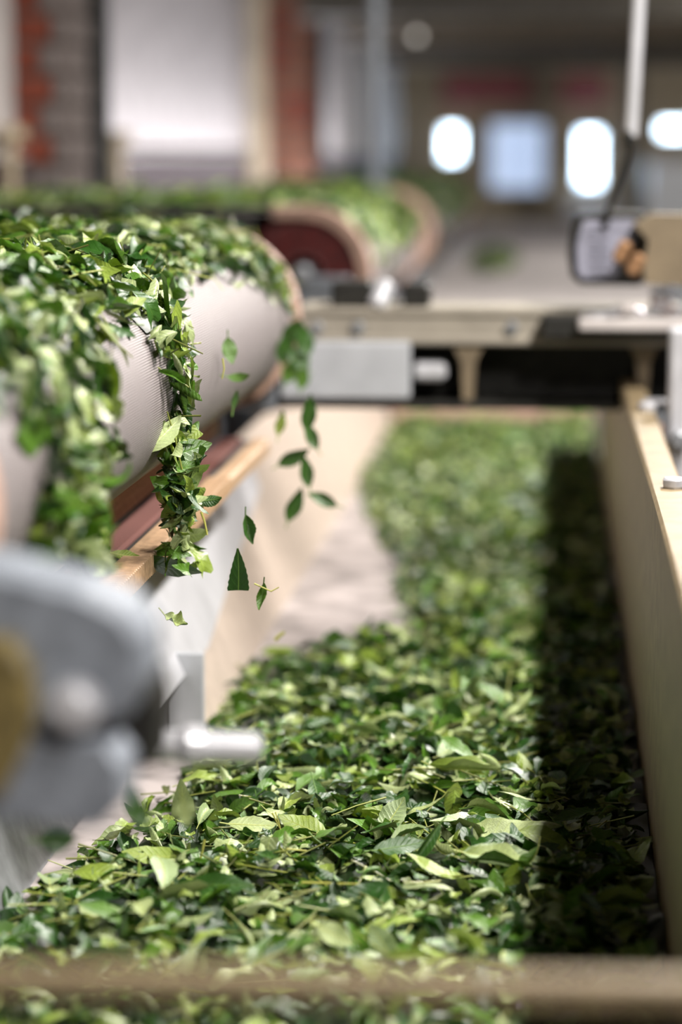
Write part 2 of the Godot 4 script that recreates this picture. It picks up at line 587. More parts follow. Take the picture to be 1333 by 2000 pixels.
# ------------------------------------------------------------------ builders
func overhead_lamp(x: float, y: float, z: float, l: float, energy: float, aim: Vector3, label: String) -> void:
	# an overhead fitting out of view, placed for its light: housing, reflector ends and tube, with its light just under the tube
	var t := thing("unseen_overhead_lamp", label, "lamp", Vector3(x, y, z), "unseen overhead lamps")
	var st := mb()
	bx(st, Vector3(-0.07, 0.02, -l / 2), Vector3(0.07, 0.07, l / 2), 0.006)
	obj("housing", st, M.panel_grey, t)
	for s in [-1.0, 1.0]:      # unseen side skirts, placed to keep the upper walls dim
		st = mb()
		bx(st, Vector3(s * 0.122 - 0.003, -0.062, -l / 2 - 0.1), Vector3(s * 0.122 + 0.003, 0.03, l / 2 + 0.1), 0.001)
		bx(st, Vector3(minf(s * 0.06, s * 0.122), 0.024, -l / 2 - 0.1), Vector3(maxf(s * 0.06, s * 0.122), 0.03, l / 2 + 0.1), 0.001)
		obj("unseen_shade_skirt", st, M.panel_grey, t)
	st = mb()
	rod(st, Vector3(0, 0, -l / 2 + 0.03), Vector3(0, 0, l / 2 - 0.03), 0.013, 12)
	obj("tube", st, M.lamp_glow, t)
	for s in [-1.0, 1.0]:
		st = mb()
		bx(st, Vector3(-0.02, -0.016, s * (l / 2 - 0.015) - 0.015), Vector3(0.02, 0.02, s * (l / 2 - 0.015) + 0.015), 0.003)
		obj("socket", st, M.white_steel, t)
	st = mb()
	rod(st, Vector3(0, 0.07, 0), Vector3(0, 2.35 - y, 0), 0.008, 8)
	obj("hanger", st, M.steel, t)
	var a := AreaLight3D.new()
	a.name = "lamp_light"
	a.area_size = Vector2(0.1, l)
	a.light_energy = energy
	a.light_color = Color(1, 0.98, 0.955)
	a.shadow_enabled = true
	a.area_range = 30.0
	a.area_attenuation = 2.0
	a.area_range = 30.0
	add_child(a, true)
	a.position = Vector3(x, y - 0.02, z)
	a.look_at(a.position + aim, Vector3.BACK)

func brick_pillar(name_: String, label: String, lo: Vector3, hi: Vector3, tones: Callable) -> void:
	# mortar core with every brick of its two seen faces standing proud
	var st := mb()
	bx(st, lo, hi, 0.002)
	var core := struct(name_, label, "pillar", st, M.mortar)
	var course := 0.075
	var meshes := {}
	var rows := int((hi.y - lo.y) / course)
	for r in rows:
		var y := lo.y + r * course
		if y < -0.05 or y > 1.5:
			continue
		for face in 2:
			var a := lo.x if face == 0 else lo.z
			var b := hi.x if face == 0 else hi.z
			var cuts := [a, a + (b - a) * (0.42 if r % 2 else 0.62), b]
			for k in 2:
				var o := MeshInstance3D.new()
				o.name = "brick"
				var len_: float = cuts[k + 1] - cuts[k] - 0.01
				var key := "%d %.3f" % [face, len_]
				if not meshes.has(key):
					var s2 := mb()
					var h := Vector3(len_ / 2, 0.0315, 0.012) if face == 0 else Vector3(0.012, 0.0315, len_ / 2)
					bx(s2, -h, h, 0.004)
					meshes[key] = s2.commit()
				o.mesh = meshes[key]
				o.material_override = tones.call(face, k, r)
				var m_: float = (cuts[k] + cuts[k + 1]) / 2
				var jut := rng.randf_range(-0.003, 0.002)
				o.position = Vector3(m_, y + course / 2, hi.z + jut) if face == 0 else Vector3(hi.x + jut, y + course / 2, m_)
				core.add_child(o, true)

func conveyor(label: String, zn: float, zf: float, xl: float, first: bool) -> Node3D:
	var t := thing("mesh_conveyor", label, "conveyor", Vector3(CX, CY, (zn + zf) / 2), "mesh conveyors above the trough")
	# belt: flat top, round the roller, back underneath; built with thickness
	var st := mb()
	var path := []
	var nrm := []
	path.append(Vector2(xl, CY + RB)); nrm.append(Vector2(0, 1))
	for i in 41:
		var th := PI * i / 40.0
		nrm.append(Vector2(sin(th), cos(th)))
		path.append(Vector2(CX, CY) + nrm[-1] * RB)
	path.append(Vector2(xl, CY - RB)); nrm.append(Vector2(0, -1))
	var run := 0.0
	for side in [0.0, 0.002]:
		run = 0.0
		for i in path.size() - 1:
			var a: Vector2 = path[i] - nrm[i] * side
			var b: Vector2 = path[i + 1] - nrm[i + 1] * side
			var s := 1.0 if side == 0.0 else -1.0
			var dl := a.distance_to(b)
			var pts := [Vector3(a.x, a.y, zn), Vector3(a.x, a.y, zf), Vector3(b.x, b.y, zf), Vector3(b.x, b.y, zn)]
			var nn := [nrm[i] * s, nrm[i] * s, nrm[i + 1] * s, nrm[i + 1] * s]
			var uvs := [Vector2(zn, run), Vector2(zf, run), Vector2(zf, run + dl), Vector2(zn, run + dl)]
			for tr in [[0, 1, 2], [0, 2, 3]]:
				var q: Array = tr
				var w := Vector3(nn[0].x, nn[0].y, 0)
				if (pts[q[1]] - pts[q[0]]).cross(pts[q[2]] - pts[q[0]]).dot(w) > 0:
					q = [q[0], q[2], q[1]]
				for j in q:
					st.set_normal(Vector3(nn[j].x, nn[j].y, 0))
					st.set_uv(Vector2(uvs[j].x * 60.0, uvs[j].y * 110.0))
					st.add_vertex(pts[j])
			run += dl
	part("mesh_belt", st, M.belt_mesh, t)
	# raised belt edge at both rims
	for z in [zf, zn - 0.035]:
		st = mb()
		var n := 40
		for i in n:
			var a0 := PI * i / n
			var a1 := PI * (i + 1) / n
			var r0 := Vector3(sin(a0), cos(a0), 0)
			var r1 := Vector3(sin(a1), cos(a1), 0)
			var c0 := Vector3(CX, CY, z)
			var dz := Vector3(0, 0, 0.035)
			var ro := RB + 0.011
			var ri := RB - 0.012
			quad(st, c0 + r0 * ro, c0 + r1 * ro, c0 + r1 * ro + dz, c0 + r0 * ro + dz, (r0 + r1).normalized())
			quad(st, c0 + r0 * ri, c0 + r1 * ri, c0 + r1 * ro, c0 + r0 * ro, Vector3.FORWARD)
			quad(st, c0 + r0 * ri + dz, c0 + r1 * ri + dz, c0 + r1 * ro + dz, c0 + r0 * ro + dz, Vector3.BACK)
			quad(st, c0 + r0 * ri, c0 + r1 * ri, c0 + r1 * ri + dz, c0 + r0 * ri + dz, -(r0 + r1).normalized())
		bx(st, Vector3(CX - 0.06, CY + RB - 0.012, z), Vector3(CX, CY + RB + 0.011, z + 0.035), 0.003)
		bx(st, Vector3(CX - 0.06, CY - RB - 0.011, z), Vector3(CX, CY - RB + 0.012, z + 0.035), 0.003)
		part("belt_edge", st, M.lip, t)
	# roller inside, its hub and shaft
	st = mb()
	var l := zn - zf
	lathe(st, Vector3(CX, CY, zf + 0.012), Vector3.BACK, [[0, 0.03], [0, 0.06], [0.012, 0.066], [0.012, RB - 0.004], [l - 0.036, RB - 0.004], [l - 0.036, 0.066], [l - 0.024, 0.06], [l - 0.024, 0.03]], 40)
	var dr := part("roller", st, M.red_drum, t)
	st = mb()
	rod(st, Vector3(CX, CY, zf - 0.06), Vector3(CX, CY, zn + 0.06), 0.016, 16)
	obj("shaft", st, M.steel, dr)
	# side frames that carry it
	for z in [zn + 0.02, zf - 0.032]:
		st = mb()
		bx(st, Vector3(xl, CY - 0.085, z), Vector3(CX - 0.09, CY + RB - 0.006, z + 0.012), 0.003)
		part("side_frame", st, M.dark_iron, t)
		st = mb()
		bx(st, Vector3(CX - 0.13, CY - 0.125, z), Vector3(CX + 0.085, CY - 0.004, z + 0.014), 0.004)
		part("bearing_bracket", st, M.grey_iron, t)
		for x in [xl + 0.1, CX - 0.2]:
			st = mb()
			bx(st, Vector3(x, -0.88, z - 0.02), Vector3(x + 0.05, CY - 0.08, z + 0.03), 0.004)
			part("support_leg", st, M.grey_iron, t)
	return t

func hero(k: int, tone_: String, xf: Transform3D, label: String, group: String, category := "leaf") -> Node3D:
	# one leaf: blade, its underside, midrib with stalk
	var g: Array = hero_mesh[k % hero_mesh.size()]
	var o := Node3D.new()
	o.name = "tea_leaf"
	o.transform = xf
	var b := MeshInstance3D.new()
	b.name = "blade"
	b.mesh = g[0]
	b.material_override = M[tone_]
	o.add_child(b)
	var u := MeshInstance3D.new()
	u.name = "underside"
	u.mesh = g[1]
	u.material_override = M.leaf_pale if tone_ in ["leaf_deep", "leaf_dark", "leaf_mid", "leaf_yellow"] else M.leaf_mid
	o.add_child(u)
	var r := MeshInstance3D.new()
	r.name = "midrib"
	r.mesh = g[2]
	r.material_override = M.rib if tone_ in ["leaf_pale", "leaf_grey", "leaf_yellow"] else M.rib_dark
	o.add_child(r)
	add_leaf(o)
	tag(o, label, category, group)
	return o

var leaf_count := 0
func add_leaf(o: Node3D) -> void:
	if leaf_count > 0:
		o.name = "tea_leaf_%03d" % leaf_count
	leaf_count += 1
	add_child(o)

func hero_from(g: Dictionary) -> Array:
	var out := []
	for side in 2:
		var a := []
		a.resize(Mesh.ARRAY_MAX)
		var v: PackedVector3Array = g.v
		var n: PackedVector3Array = g.n
		var ix: PackedInt32Array = g.i
		if side == 1:
			v = PackedVector3Array()
			n = PackedVector3Array()
			for i in g.v.size():
				v.append(g.v[i] - g.n[i] * 0.00035)
				n.append(-g.n[i])
			ix = PackedInt32Array()
			for i in range(0, g.i.size(), 3):
				ix.append_array(PackedInt32Array([g.i[i], g.i[i + 2], g.i[i + 1]]))
		a[Mesh.ARRAY_VERTEX] = v
		a[Mesh.ARRAY_NORMAL] = n
		a[Mesh.ARRAY_TEX_UV] = g.uv
		a[Mesh.ARRAY_INDEX] = ix
		var am := ArrayMesh.new()
		am.add_surface_from_arrays(Mesh.PRIMITIVE_TRIANGLES, a)
		out.append(am)
	var pts := []
	for p in g.mid:
		pts.append(p)
	if g.q.get("t0", 0.0) < 0.02:
		var d: Vector3 = (g.mid[0] - g.mid[1]).normalized()
		pts.push_front(g.mid[0] + d * 0.008 + Vector3(0, 0.001, 0))
	var st := mb()
	tube(st, pts, 0.0007, 0.0002, 5)
	out.append(st.commit())
	return out

func special(L: float, W: float, q0: Dictionary, tone_: String, xf: Transform3D, label: String, group: String, category := "leaf") -> Node3D:
	var q := {"curl": 0.3, "wave": 0.1, "ph": 1.0, "bend": 0.1, "twist": 0.2, "fold": 0.2, "roll": 0.0, "asym": 0.8, "ripple": 0.1, "freq": 12.0, "dome": 0.0}
	q.merge(q0, true)
	var g := leaf_grid(L, W, 14, 3, q)
	g.q = q
	hero_mesh.append(hero_from(g))
	return hero(hero_mesh.size() - 1, tone_, xf, label, group, category)

func aim(dir: Vector3, up: Vector3) -> Basis:   # leaf axis +z along dir, upper face towards up
	var z := dir.normalized()
	var x := up.cross(z).normalized()
	return Basis(x, z.cross(x), z)

func twig(pts: Array, r: float, label: String, group: String) -> void:
	var c: Vector3 = (pts[0] + pts[-1]) / 2.0
	var st := mb()
	var loc := []
	for p in pts:
		loc.append(p - c)
	tube(st, loc, r, r * 0.7, 7)
	var o := obj("tea_twig", st, M.stem)
	o.position = c
	tag(o, label, "twig", group)

func _ready() -> void:
	rng.seed = 20240611
	noise.seed = 11
	noise.frequency = 0.1
	noise.fractal_octaves = 2
	# ---- camera
	var cam := Camera3D.new()
	cam.name = "camera"
	var pitch := atan(700.0 / FPX)
	var yaw := atan(423.5 / FPX * cos(pitch))
	cam.rotation = Vector3(-pitch, yaw, 0)
	view_basis = Basis.from_euler(Vector3(-pitch, yaw, 0))
	cam.position = EYE
	cam.fov = rad_to_deg(2.0 * atan(1000.0 / FPX))
	cam.near = 0.05
	cam.far = 100.0
	var ca := CameraAttributesPhysical.new()
	ca.frustum_focal_length = 12.0 / (1000.0 / FPX)
	ca.exposure_aperture = ca.frustum_focal_length / 35.0
	ca.frustum_focus_distance = 2.19
	ca.frustum_near = 0.05
	ca.frustum_far = 100.0
	cam.attributes = ca
	add_child(cam)
	cam.current = true
	# ---- environment
	var env := Environment.new()
	env.background_mode = Environment.BG_COLOR
	env.background_color = Color(0.75, 0.85, 1.0)
	env.tonemap_mode = Environment.TONE_MAPPER_LINEAR
	env.tonemap_exposure = 1.0
	env.sdfgi_enabled = true
	env.ssao_enabled = true
	env.ssil_enabled = true
	var we := WorldEnvironment.new()
	we.name = "environment"
	we.environment = env
	add_child(we)
	build_materials()
	# ---- lamps out of view, placed to light the machines and the hall
	var aim_ := Vector3(-0.42, -1, 0)
	overhead_lamp(0.66, 1.75, -0.5, 0.9, 6.0, aim_, "unseen overhead lamp placed to light the near machine end")
	overhead_lamp(0.66, 1.75, -2.3, 0.9, 7.4, aim_, "unseen overhead lamp placed to light the near end of the trough")
	overhead_lamp(0.66, 1.75, -4.8, 0.9, 13.0, aim_, "unseen overhead lamp placed to light the cross beam of the trough")
	overhead_lamp(1.4, 1.9, -9.0, 1.2, 7.0, Vector3(0.25, -1, 0), "unseen overhead lamp placed to light the second trough")
	overhead_lamp(1.4, 1.9, -16.0, 1.2, 17.0, Vector3(0.1, -1, -0.2), "unseen overhead lamp placed to light the end wall")

	build_room()
	build_trough()
	build_conveyors()
	build_cross_beam()
	build_near_left()
	build_leaves()

func build_room() -> void:
	var st := mb()
	bx(st, Vector3(-1.5, -1.0, -21.2), Vector3(4.2, -0.9, 2.0), 0.0)
	struct("floor", "grey concrete floor under the machines", "floor", st, M.concrete)
	st = mb()
	bx(st, Vector3(-1.5, 2.4, -21.2), Vector3(4.2, 2.5, 2.0), 0.0)
	struct("ceiling", "unseen ceiling of the factory hall, darkened to bounce little light", "ceiling", st, M.ceiling_board)
	st = mb()
	bx(st, Vector3(4.0, -0.9, -21.0), Vector3(4.2, 2.4, 2.0), 0.0)
	struct("wall_right", "unseen wall beyond the trough, kept dark to bounce little light", "wall", st, M.dim_wall)
	st = mb()
	bx(st, Vector3(-1.5, -0.9, 1.8), Vector3(4.2, 2.4, 2.0), 0.0)
	struct("wall_front", "unseen wall behind the viewer, kept dark to bounce little light", "wall", st, M.dim_wall)
	# side wall: red brown dado under white boards, between pillars
	st = mb()
	bx(st, Vector3(-1.5, -0.9, -21.0), Vector3(-1.36, 2.4, 1.8), 0.0)
	struct("wall_left", "pale plaster side wall behind the brick pillars", "wall", st, M.plaster)
	st = mb()
	bx(st, Vector3(-1.36, -0.9, -21.0), Vector3(-1.33, 0.614, 1.8), 0.004)
	struct("trim_1", "dark red brown lower wall band below the white boards", "trim", st, M.dado)
	st = mb()
	bx(st, Vector3(-1.36, 0.614, -21.0), Vector3(-1.328, 0.624, 1.8), 0.003)
	struct("trim_2", "white ledge running along the bottom of the white boards", "trim", st, M.plaster)
	# pillars
	brick_pillar("pillar_1", "half plastered brick pillar with red corner bricks nearest the mesh conveyor", Vector3(-1.36, -0.9, -6.3), Vector3(-1.205, 2.4, -6.05), func(face, k, r): return (M.brick_red if r % 2 == 0 or rng.randf() < 0.3 else M.brick_grey) if face == 0 and k == 0 else M.brick_grey)
	brick_pillar("pillar_2", "orange brown brick pillar at the end of the first white board", Vector3(-1.36, -0.9, -11.45), Vector3(-1.14, 2.4, -11.2), func(_f, _k, _r): return [M.brick_brown, M.brick_red, M.brick_brown, M.brick_brown][rng.randi() % 4])
	st = mb()
	bx(st, Vector3(-1.200, -0.9, -6.32), Vector3(-1.165, 2.4, -6.20), 0.004)
	tag(obj("steel_post", st, M.dark_iron), "dark steel post standing against the half plastered brick pillar", "post")
	st = mb()
	rod(st, Vector3(-1.11, -0.9, -11.4), Vector3(-1.11, 2.4, -11.4), 0.022, 16)
	tag(obj("drain_pipe", st, M.dark_iron), "dark vertical pipe beside the orange brown brick pillar", "pipe")
	for d in [[-0.01, 5.85, -0.01, "cream post cut by the picture edge beside the half plastered pillar"], [0, 7.0, 0.05, "cream post below the near corner of the white board"], [0, 10.5, 0.05, "cream post between the white board and the orange brown pillar"], [0, 20.3, 0.14, "tan post in the corner by the end wall"]]:
		st = mb()
		var top := 0.66 if d[1] < 8.0 else 2.4
		bx(st, Vector3(-1.33, -0.9, -d[1]), Vector3(-1.33 + d[2] + 0.03, top, -d[1] + 0.05), 0.004)
		if d[1] < 8.0:
			bx(st, Vector3(-1.34, top, -d[1] - 0.03), Vector3(-1.33 + d[2] + 0.05, top + 0.035, -d[1] + 0.08), 0.006)
		tag(obj("wooden_post", st, M.cream), d[3], "post", "cream posts along the side wall")
	# unseen low lamp behind the second conveyor, placed to brighten the boards from below
	var t := thing("unseen_wall_lamp", "unseen long lamp behind the second conveyor, placed to brighten the white boards", "lamp", Vector3(-1.12, 0.40, -11.0))
	st = mb()
	bx(st, Vector3(-0.03, -0.06, -4.1), Vector3(0.04, -0.015, 4.1), 0.004)
	obj("housing", st, M.panel_grey, t)
	st = mb()
	rod(st, Vector3(0, 0, -4.05), Vector3(0, 0, 4.05), 0.013, 10)
	obj("tube", st, M.lamp_glow, t)
	for z in [-3.9, 0.0, 3.9]:
		st = mb()
		bx(st, Vector3(-0.02, -1.3, z - 0.02), Vector3(0.02, -0.06, z + 0.02), 0.003)
		obj("stand", st, M.grey_iron, t)
	var a := AreaLight3D.new()
	a.name = "lamp_light"
	a.area_size = Vector2(0.06, 8.0)
	a.light_energy = 6.5
	a.light_color = Color(0.97, 0.97, 1.0)
	a.shadow_enabled = true
	a.area_range = 30.0
	a.area_attenuation = 2.0
	add_child(a, true)
	a.position = Vector3(-1.125, 0.42, -11.0)
	a.look_at(a.position + Vector3(-0.2, 1, 0), Vector3.BACK)

	# ---- end wall with its openings: windows at (px) 882, 1152, 1300 and a blue lit door between
	var zb := 21.0
	var openings := []
	for w in [[866, 250, 900, 312], [955, 240, 1066, 372], [1130, 256, 1176, 362], [1290, 240, 1345, 266]]:
		var lo := P(w[0], w[3], zb)
		var hi := P(w[2], w[1], zb)
		openings.append([lo.x, lo.y, hi.x, hi.y])
	openings.sort_custom(func(p, q): return p[0] < q[0])
	st = mb()
	var x := -1.5
	for o in openings:
		bx(st, Vector3(x, -0.9, -zb - 0.2), Vector3(o[0], 2.4, -zb), 0.0)
		bx(st, Vector3(o[0], -0.9, -zb - 0.2), Vector3(o[2], o[1], -zb), 0.0)
		bx(st, Vector3(o[0], o[3], -zb - 0.2), Vector3(o[2], 2.4, -zb), 0.0)
		x = o[2]
	bx(st, Vector3(x, -0.9, -zb - 0.2), Vector3(4.2, 2.4, -zb), 0.0)
	struct("wall_back", "dim grey brown end wall with bright openings", "wall", st, M.cream)
	var names := ["window_1", "door_1", "window_2", "window_3"]
	var labels := ["bright window beside the tan corner post", "pale blue lit door between two bright windows", "tall bright window above the motor", "low bright window behind the hanging rod"]
	for i in 4:
		var o: Array = openings[i]
		st = mb()
		bx(st, Vector3(o[0], o[1], -zb - 0.11), Vector3(o[2], o[3], -zb - 0.09), 0.001)
		var pane := struct(names[i], labels[i], "door" if i == 1 else "window", st, M.door_light if i == 1 else M.window_light)
		st = mb()
		var f := 0.012
		bx(st, Vector3(o[0], o[1], -zb - 0.12), Vector3(o[0] + f, o[3], -zb - 0.07), 0.002)
		bx(st, Vector3(o[2] - f, o[1], -zb - 0.12), Vector3(o[2], o[3], -zb - 0.07), 0.002)
		bx(st, Vector3(o[0], o[3] - f, -zb - 0.12), Vector3(o[2], o[3], -zb - 0.07), 0.002)
		bx(st, Vector3(o[0], o[1], -zb - 0.12), Vector3(o[2], o[1] + f, -zb - 0.07), 0.002)
		obj("frame", st, M.panel_grey, pane)
		var al := AreaLight3D.new()
		al.name = "window_daylight"
		al.area_size = Vector2(o[2] - o[0], o[3] - o[1])
		al.light_energy = 0.25 if i == 1 else 1.2
		al.light_color = Color(0.8, 0.9, 1.0)
		al.shadow_enabled = true
		al.area_range = 30.0
		add_child(al, true)
		al.position = Vector3((o[0] + o[2]) / 2, (o[1] + o[3]) / 2, -zb - 0.05)
		al.look_at(al.position + Vector3.BACK, Vector3.UP)
	# sill under the tall window, grey cabinet and post beside it
	var c1 := P(1105, 428, 20.6)
	var c2 := P(1206, 396, 20.6)
	st = mb()
	bx(st, Vector3(c1.x, c1.y, -21.0), Vector3(c2.x, c2.y, -20.5), 0.01)
	tag(obj("window_shelf", st, M.white_steel), "white shelf under the tall bright window", "shelf")
	c1 = P(1262, 640, 19.0)
	c2 = P(1390, 318, 19.0)
	st = mb()
	bx(st, Vector3(c1.x, -0.9, -19.5), Vector3(c2.x, c2.y, -19.0), 0.01)
	var cab := obj("metal_cabinet", st, M.panel_grey)
	tag(cab, "pale grey metal cabinet under the low bright window", "cabinet")
	st = mb()
	bx(st, Vector3((c1.x + c2.x) / 2 - 0.004, -0.8, -19.0), Vector3((c1.x + c2.x) / 2 + 0.004, c2.y - 0.05, -18.992), 0.001)
	obj("door_gap", st, M.dark_iron, cab)
	c1 = P(1218, 640, 18.4)
	c2 = P(1254, 120, 18.4)
	st = mb()
	bx(st, Vector3(c1.x, -0.9, -18.6), Vector3(c2.x, 2.4, -18.4), 0.01)
	struct("pillar_3", "dark pillar between the tall window and the grey cabinet", "pillar", st, M.dark_iron)
	# red boards over the windows
	for w in [[866, 148, 1035, 196, "long dim red board above the blue lit door"], [1098, 146, 1186, 198, "short dim red board above the tall bright window"]]:
		c1 = P(w[0], w[3], 20.8)
		c2 = P(w[2], w[1], 20.8)
		st = mb()
		bx(st, Vector3(c1.x, c1.y, -20.95), Vector3(c2.x, c2.y, -20.8), 0.008)
		tag(obj("red_board", st, M.sign_red), w[4], "board", "red boards on the end wall")
	# beams under the roof
	for w in [[46, 78, 12.0, "beam_paint", "tan steel beam under the roof crossing the hall"], [84, 128, 13.5, "beam_dark", "dark roof beam behind the tan steel beam"], [-60, 38, 10.0, "beam_dark", "dark roof beam in front of the tan steel beam"]]:
		var y0 := P(1000, w[1], w[2]).y
		var y1 := P(1000, w[0], w[2]).y
		st = mb()
		var f: float = (y1 - y0) * 0.18
		bx(st, Vector3(-1.05, y0, -w[2]), Vector3(4.0, y0 + f, -w[2] + 0.14), 0.003)
		bx(st, Vector3(-1.05, y1 - f, -w[2]), Vector3(4.0, y1, -w[2] + 0.14), 0.003)
		bx(st, Vector3(-1.05, y0 + f, -w[2] + 0.055), Vector3(4.0, y1 - f, -w[2] + 0.085), 0.002)
		tag(obj("roof_beam", st, M[w[3]]), w[4], "beam", "", "structure")
	# small hanging bulb
	var bp := P(815, 70, 11.0)
	t = thing("hanging_bulb", "small round lit bulb hanging under the roof beams", "lamp", bp)
	st = mb()
	var prof := []
	for i in 13:
		var th := PI * i / 12.0
		prof.append([-0.016 * cos(th), 0.016 * sin(th)])
	lathe(st, Vector3.ZERO, Vector3.UP, prof, 16)
	obj("bulb", st, M.lamp_glow, t)
	st = mb()
	rod(st, Vector3(0, 0.014, 0), Vector3(0, 0.07, 0), 0.01, 12)
	rod(st, Vector3(0, 0.07, 0), Vector3(0, 2.4 - bp.y, 0), 0.003, 8)
	obj("cord", st, M.dark_iron, t)
	var ol := OmniLight3D.new()
	ol.name = "bulb_light"
	ol.light_energy = 0.008
	ol.light_size = 0.016
	ol.omni_range = 20.0
	ol.omni_attenuation = 2.0
	ol.shadow_enabled = true
	add_child(ol, true)
	ol.position = bp

func build_trough() -> void:
	var t := thing("trough_conveyor", "tan walled trough with a smooth belt carrying the green leaves", "conveyor", Vector3(-0.15, 0, -3.4))
	var z0 := -0.9
	var z1 := -5.62
	var zw := -2.55     # where the drop side wall begins
	var st := mb()
	bx(st, Vector3(PAN_L - 0.003, -0.006, z1), Vector3(WALL_R + 0.003, 0.0, z0), 0.001)
	part("belt", st, M.belt, t)
	st = mb()
	bx(st, Vector3(WALL_R, -0.05, -5.0), Vector3(WALL_R + 0.016, 0.312, z0), 0.004)
	part("side_wall", st, M.tan_paint, t)
	st = mb()
	bx(st, Vector3(WALL_R + 0.0, 0.305, -5.0), Vector3(WALL_R + 0.032, 0.315, z0), 0.004)
	part("wall_ledge", st, M.tan_paint, t)
	st = mb()
	slab(st, [slope(0.0, zw), slope(0.0, z1), slope(0.45, z1), slope(1.0, -3.9), slope(1.0, zw)], 0.006)
	part("sloped_side", st, M.tan_side, t)
	st = mb()
	bx(st, Vector3(WALL_L - 0.04, 0.0, zw), Vector3(WALL_L + 0.002, 0.095, zw + 0.006), 0.002)
	part("end_flange", st, M.panel_grey, t)
	st = mb()
	var o1 := Vector3(PAN_L - 0.0, -0.004, 0)
	slab(st, [Vector3(PAN_L, -0.004, z0), Vector3(PAN_L, -0.004, zw), Vector3(PAN_L - 0.05, 0.11, zw), Vector3(PAN_L - 0.05, 0.11, z0)], 0.004)
	part("pan_wall", st, M.steel, t)
	st = mb()
	bx(st, Vector3(PAN_L - 0.05, -0.05, zw - 0.004), Vector3(WALL_L - 0.04, 0.10, zw), 0.001)
	part("pan_end", st, M.steel, t)
	# far end plate with a rounded cut
	st = mb()
	var poly := PackedVector2Array([Vector2(WALL_L, -0.05), Vector2(WALL_R, -0.05), Vector2(WALL_R, 0.05), Vector2(0.05, 0.052), Vector2(-0.1, 0.075), Vector2(-0.25, 0.08), Vector2(WALL_L, 0.06)])
	extrude(st, poly, z1 - 0.015, z1)
	part("end_plate", st, M.lip, t)
	# frame below
	st = mb()
	for x in [PAN_L - 0.02, WALL_R - 0.02]:
		bx(st, Vector3(x, -0.13, z1), Vector3(x + 0.05, -0.05, z0), 0.004)
	part("frame", st, M.grey_iron, t)
	for z in [-1.2, -3.4, -5.5]:
		for x in [PAN_L - 0.02, WALL_R - 0.02]:
			st = mb()
			bx(st, Vector3(x, -0.9, z - 0.025), Vector3(x + 0.05, -0.13, z + 0.025), 0.004)
			part("leg", st, M.grey_iron, t)
	for z in [-1.6, -2.3, -3.0]:
		st = mb()
		lathe(st, Vector3(WALL_R + 0.022, 0.315, z), Vector3.UP, [[0, 0.011], [0.002, 0.012], [0.008, 0.012], [0.010, 0.010], [0.010, 0.0]], 6)
		part("bolt", st, M.white_steel, t)
	# cross bar before the lens
	var a := P(-60, 1914, 1.0)
	var b := P(1420, 1940, 1.0)
	st = mb()
	var xf := Transform3D(Basis(Vector3.BACK, atan2(b.y - a.y, b.x - a.x)), (a + b) / 2)
	var hl := a.distance_to(b) / 2 + 0.12
	bx(st, Vector3(-hl, -0.0065, -0.0065), Vector3(hl, 0.0065, 0.0065), 0.002, xf)
	tag(obj("cross_bar", st, M.tan_paint), "tan square bar crossing low in front of the leaf bed", "bar")
	# upright beside the trough and the small fittings by it
	a = P(1320, 1000, 3.0)
	b = P(1320, 640, 3.0)
	t = thing("steel_upright", "white steel upright standing just outside the tan trough wall", "post", Vector3(a.x, -0.9, -3.0))
	st = mb()
	bx(st, Vector3(a.x - 0.012, -0.9, -3.02), Vector3(a.x + 0.035, b.y, -2.98), 0.004)
	part("column", st, M.white_steel, t)
	for y in [860.0, 962.0]:
		a = P(1328, y, 2.97)
		st = mb()
		lathe(st, a, Vector3.BACK, [[-0.02, 0.012], [0.006, 0.012], [0.009, 0.009], [0.009, 0.0]], 6)
		part("bolt", st, M.steel, t)
	t = thing("clamp", "small pale clamp on the ledge below the dark beam corner", "clamp", P(1278, 850, 3.1))
	st = mb()
	var c := P(1280, 815, 3.1)
	bx(st, Vector3(c.x - 0.015, 0.315, -3.12), Vector3(c.x + 0.018, c.y + 0.022, -3.085), 0.006)
	part("screw_block", st, M.white_steel, t)
	st = mb()
	c = P(1250, 843, 3.1)
	bx(st, Vector3(c.x - 0.012, c.y - 0.012, -3.12), Vector3(c.x + 0.03, c.y + 0.012, -3.08), 0.004)
	part("jaw", st, M.lip, t)

func slope(k: float, z: float) -> Vector3:   # a point of the sloped plate under the roller, k from the belt up
	return Vector3(WALL_L + 0.002 - 0.095 * k, 0.21 * k, z)

func slab(st: SurfaceTool, pts: Array, thick: float) -> void:
	# a flat convex sheet with thickness behind its face
	var n: Vector3 = (pts[1] - pts[0]).cross(pts[2] - pts[0]).normalized()
	if n.x < 0:
		n = -n
	var m := pts.size()
	var mid := Vector3.ZERO
	for p in pts:
		mid += p / m
	for i in range(1, m - 1):
		tri(st, pts[0], pts[i], pts[i + 1], n)
		tri(st, pts[0] - n * thick, pts[i] - n * thick, pts[i + 1] - n * thick, -n)
	for i in m:
		var a: Vector3 = pts[i]
		var b: Vector3 = pts[(i + 1) % m]
		var out := (b - a).cross(n).normalized()
		if out.dot((a + b) / 2 - mid) < 0:
			out = -out
		quad(st, a, b, b - n * thick, a - n * thick, out)

func batten(t: Node3D, lo: Vector2, hi: Vector2, z0: float, z1: float, m: Material, name_: String) -> void:
	# a wooden batten with fine ribs cut across its face
	var st := mb()
	bx(st, Vector3(lo.x, lo.y, z1), Vector3(hi.x, hi.y, z0), 0.004)
	var b := part(name_, st, m, t)
	st = mb()
	var z := z0 - 0.01
	while z > z1 + 0.4:
		bx(st, Vector3(lo.x - 0.001, lo.y + 0.004, z - 0.0022), Vector3(hi.x + 0.0022, hi.y + 0.0022, z + 0.0022), 0.0012)
		z -= 0.0085
	var r := obj("ribs", st, m, b)
	r.set_meta("kind", "stuff")

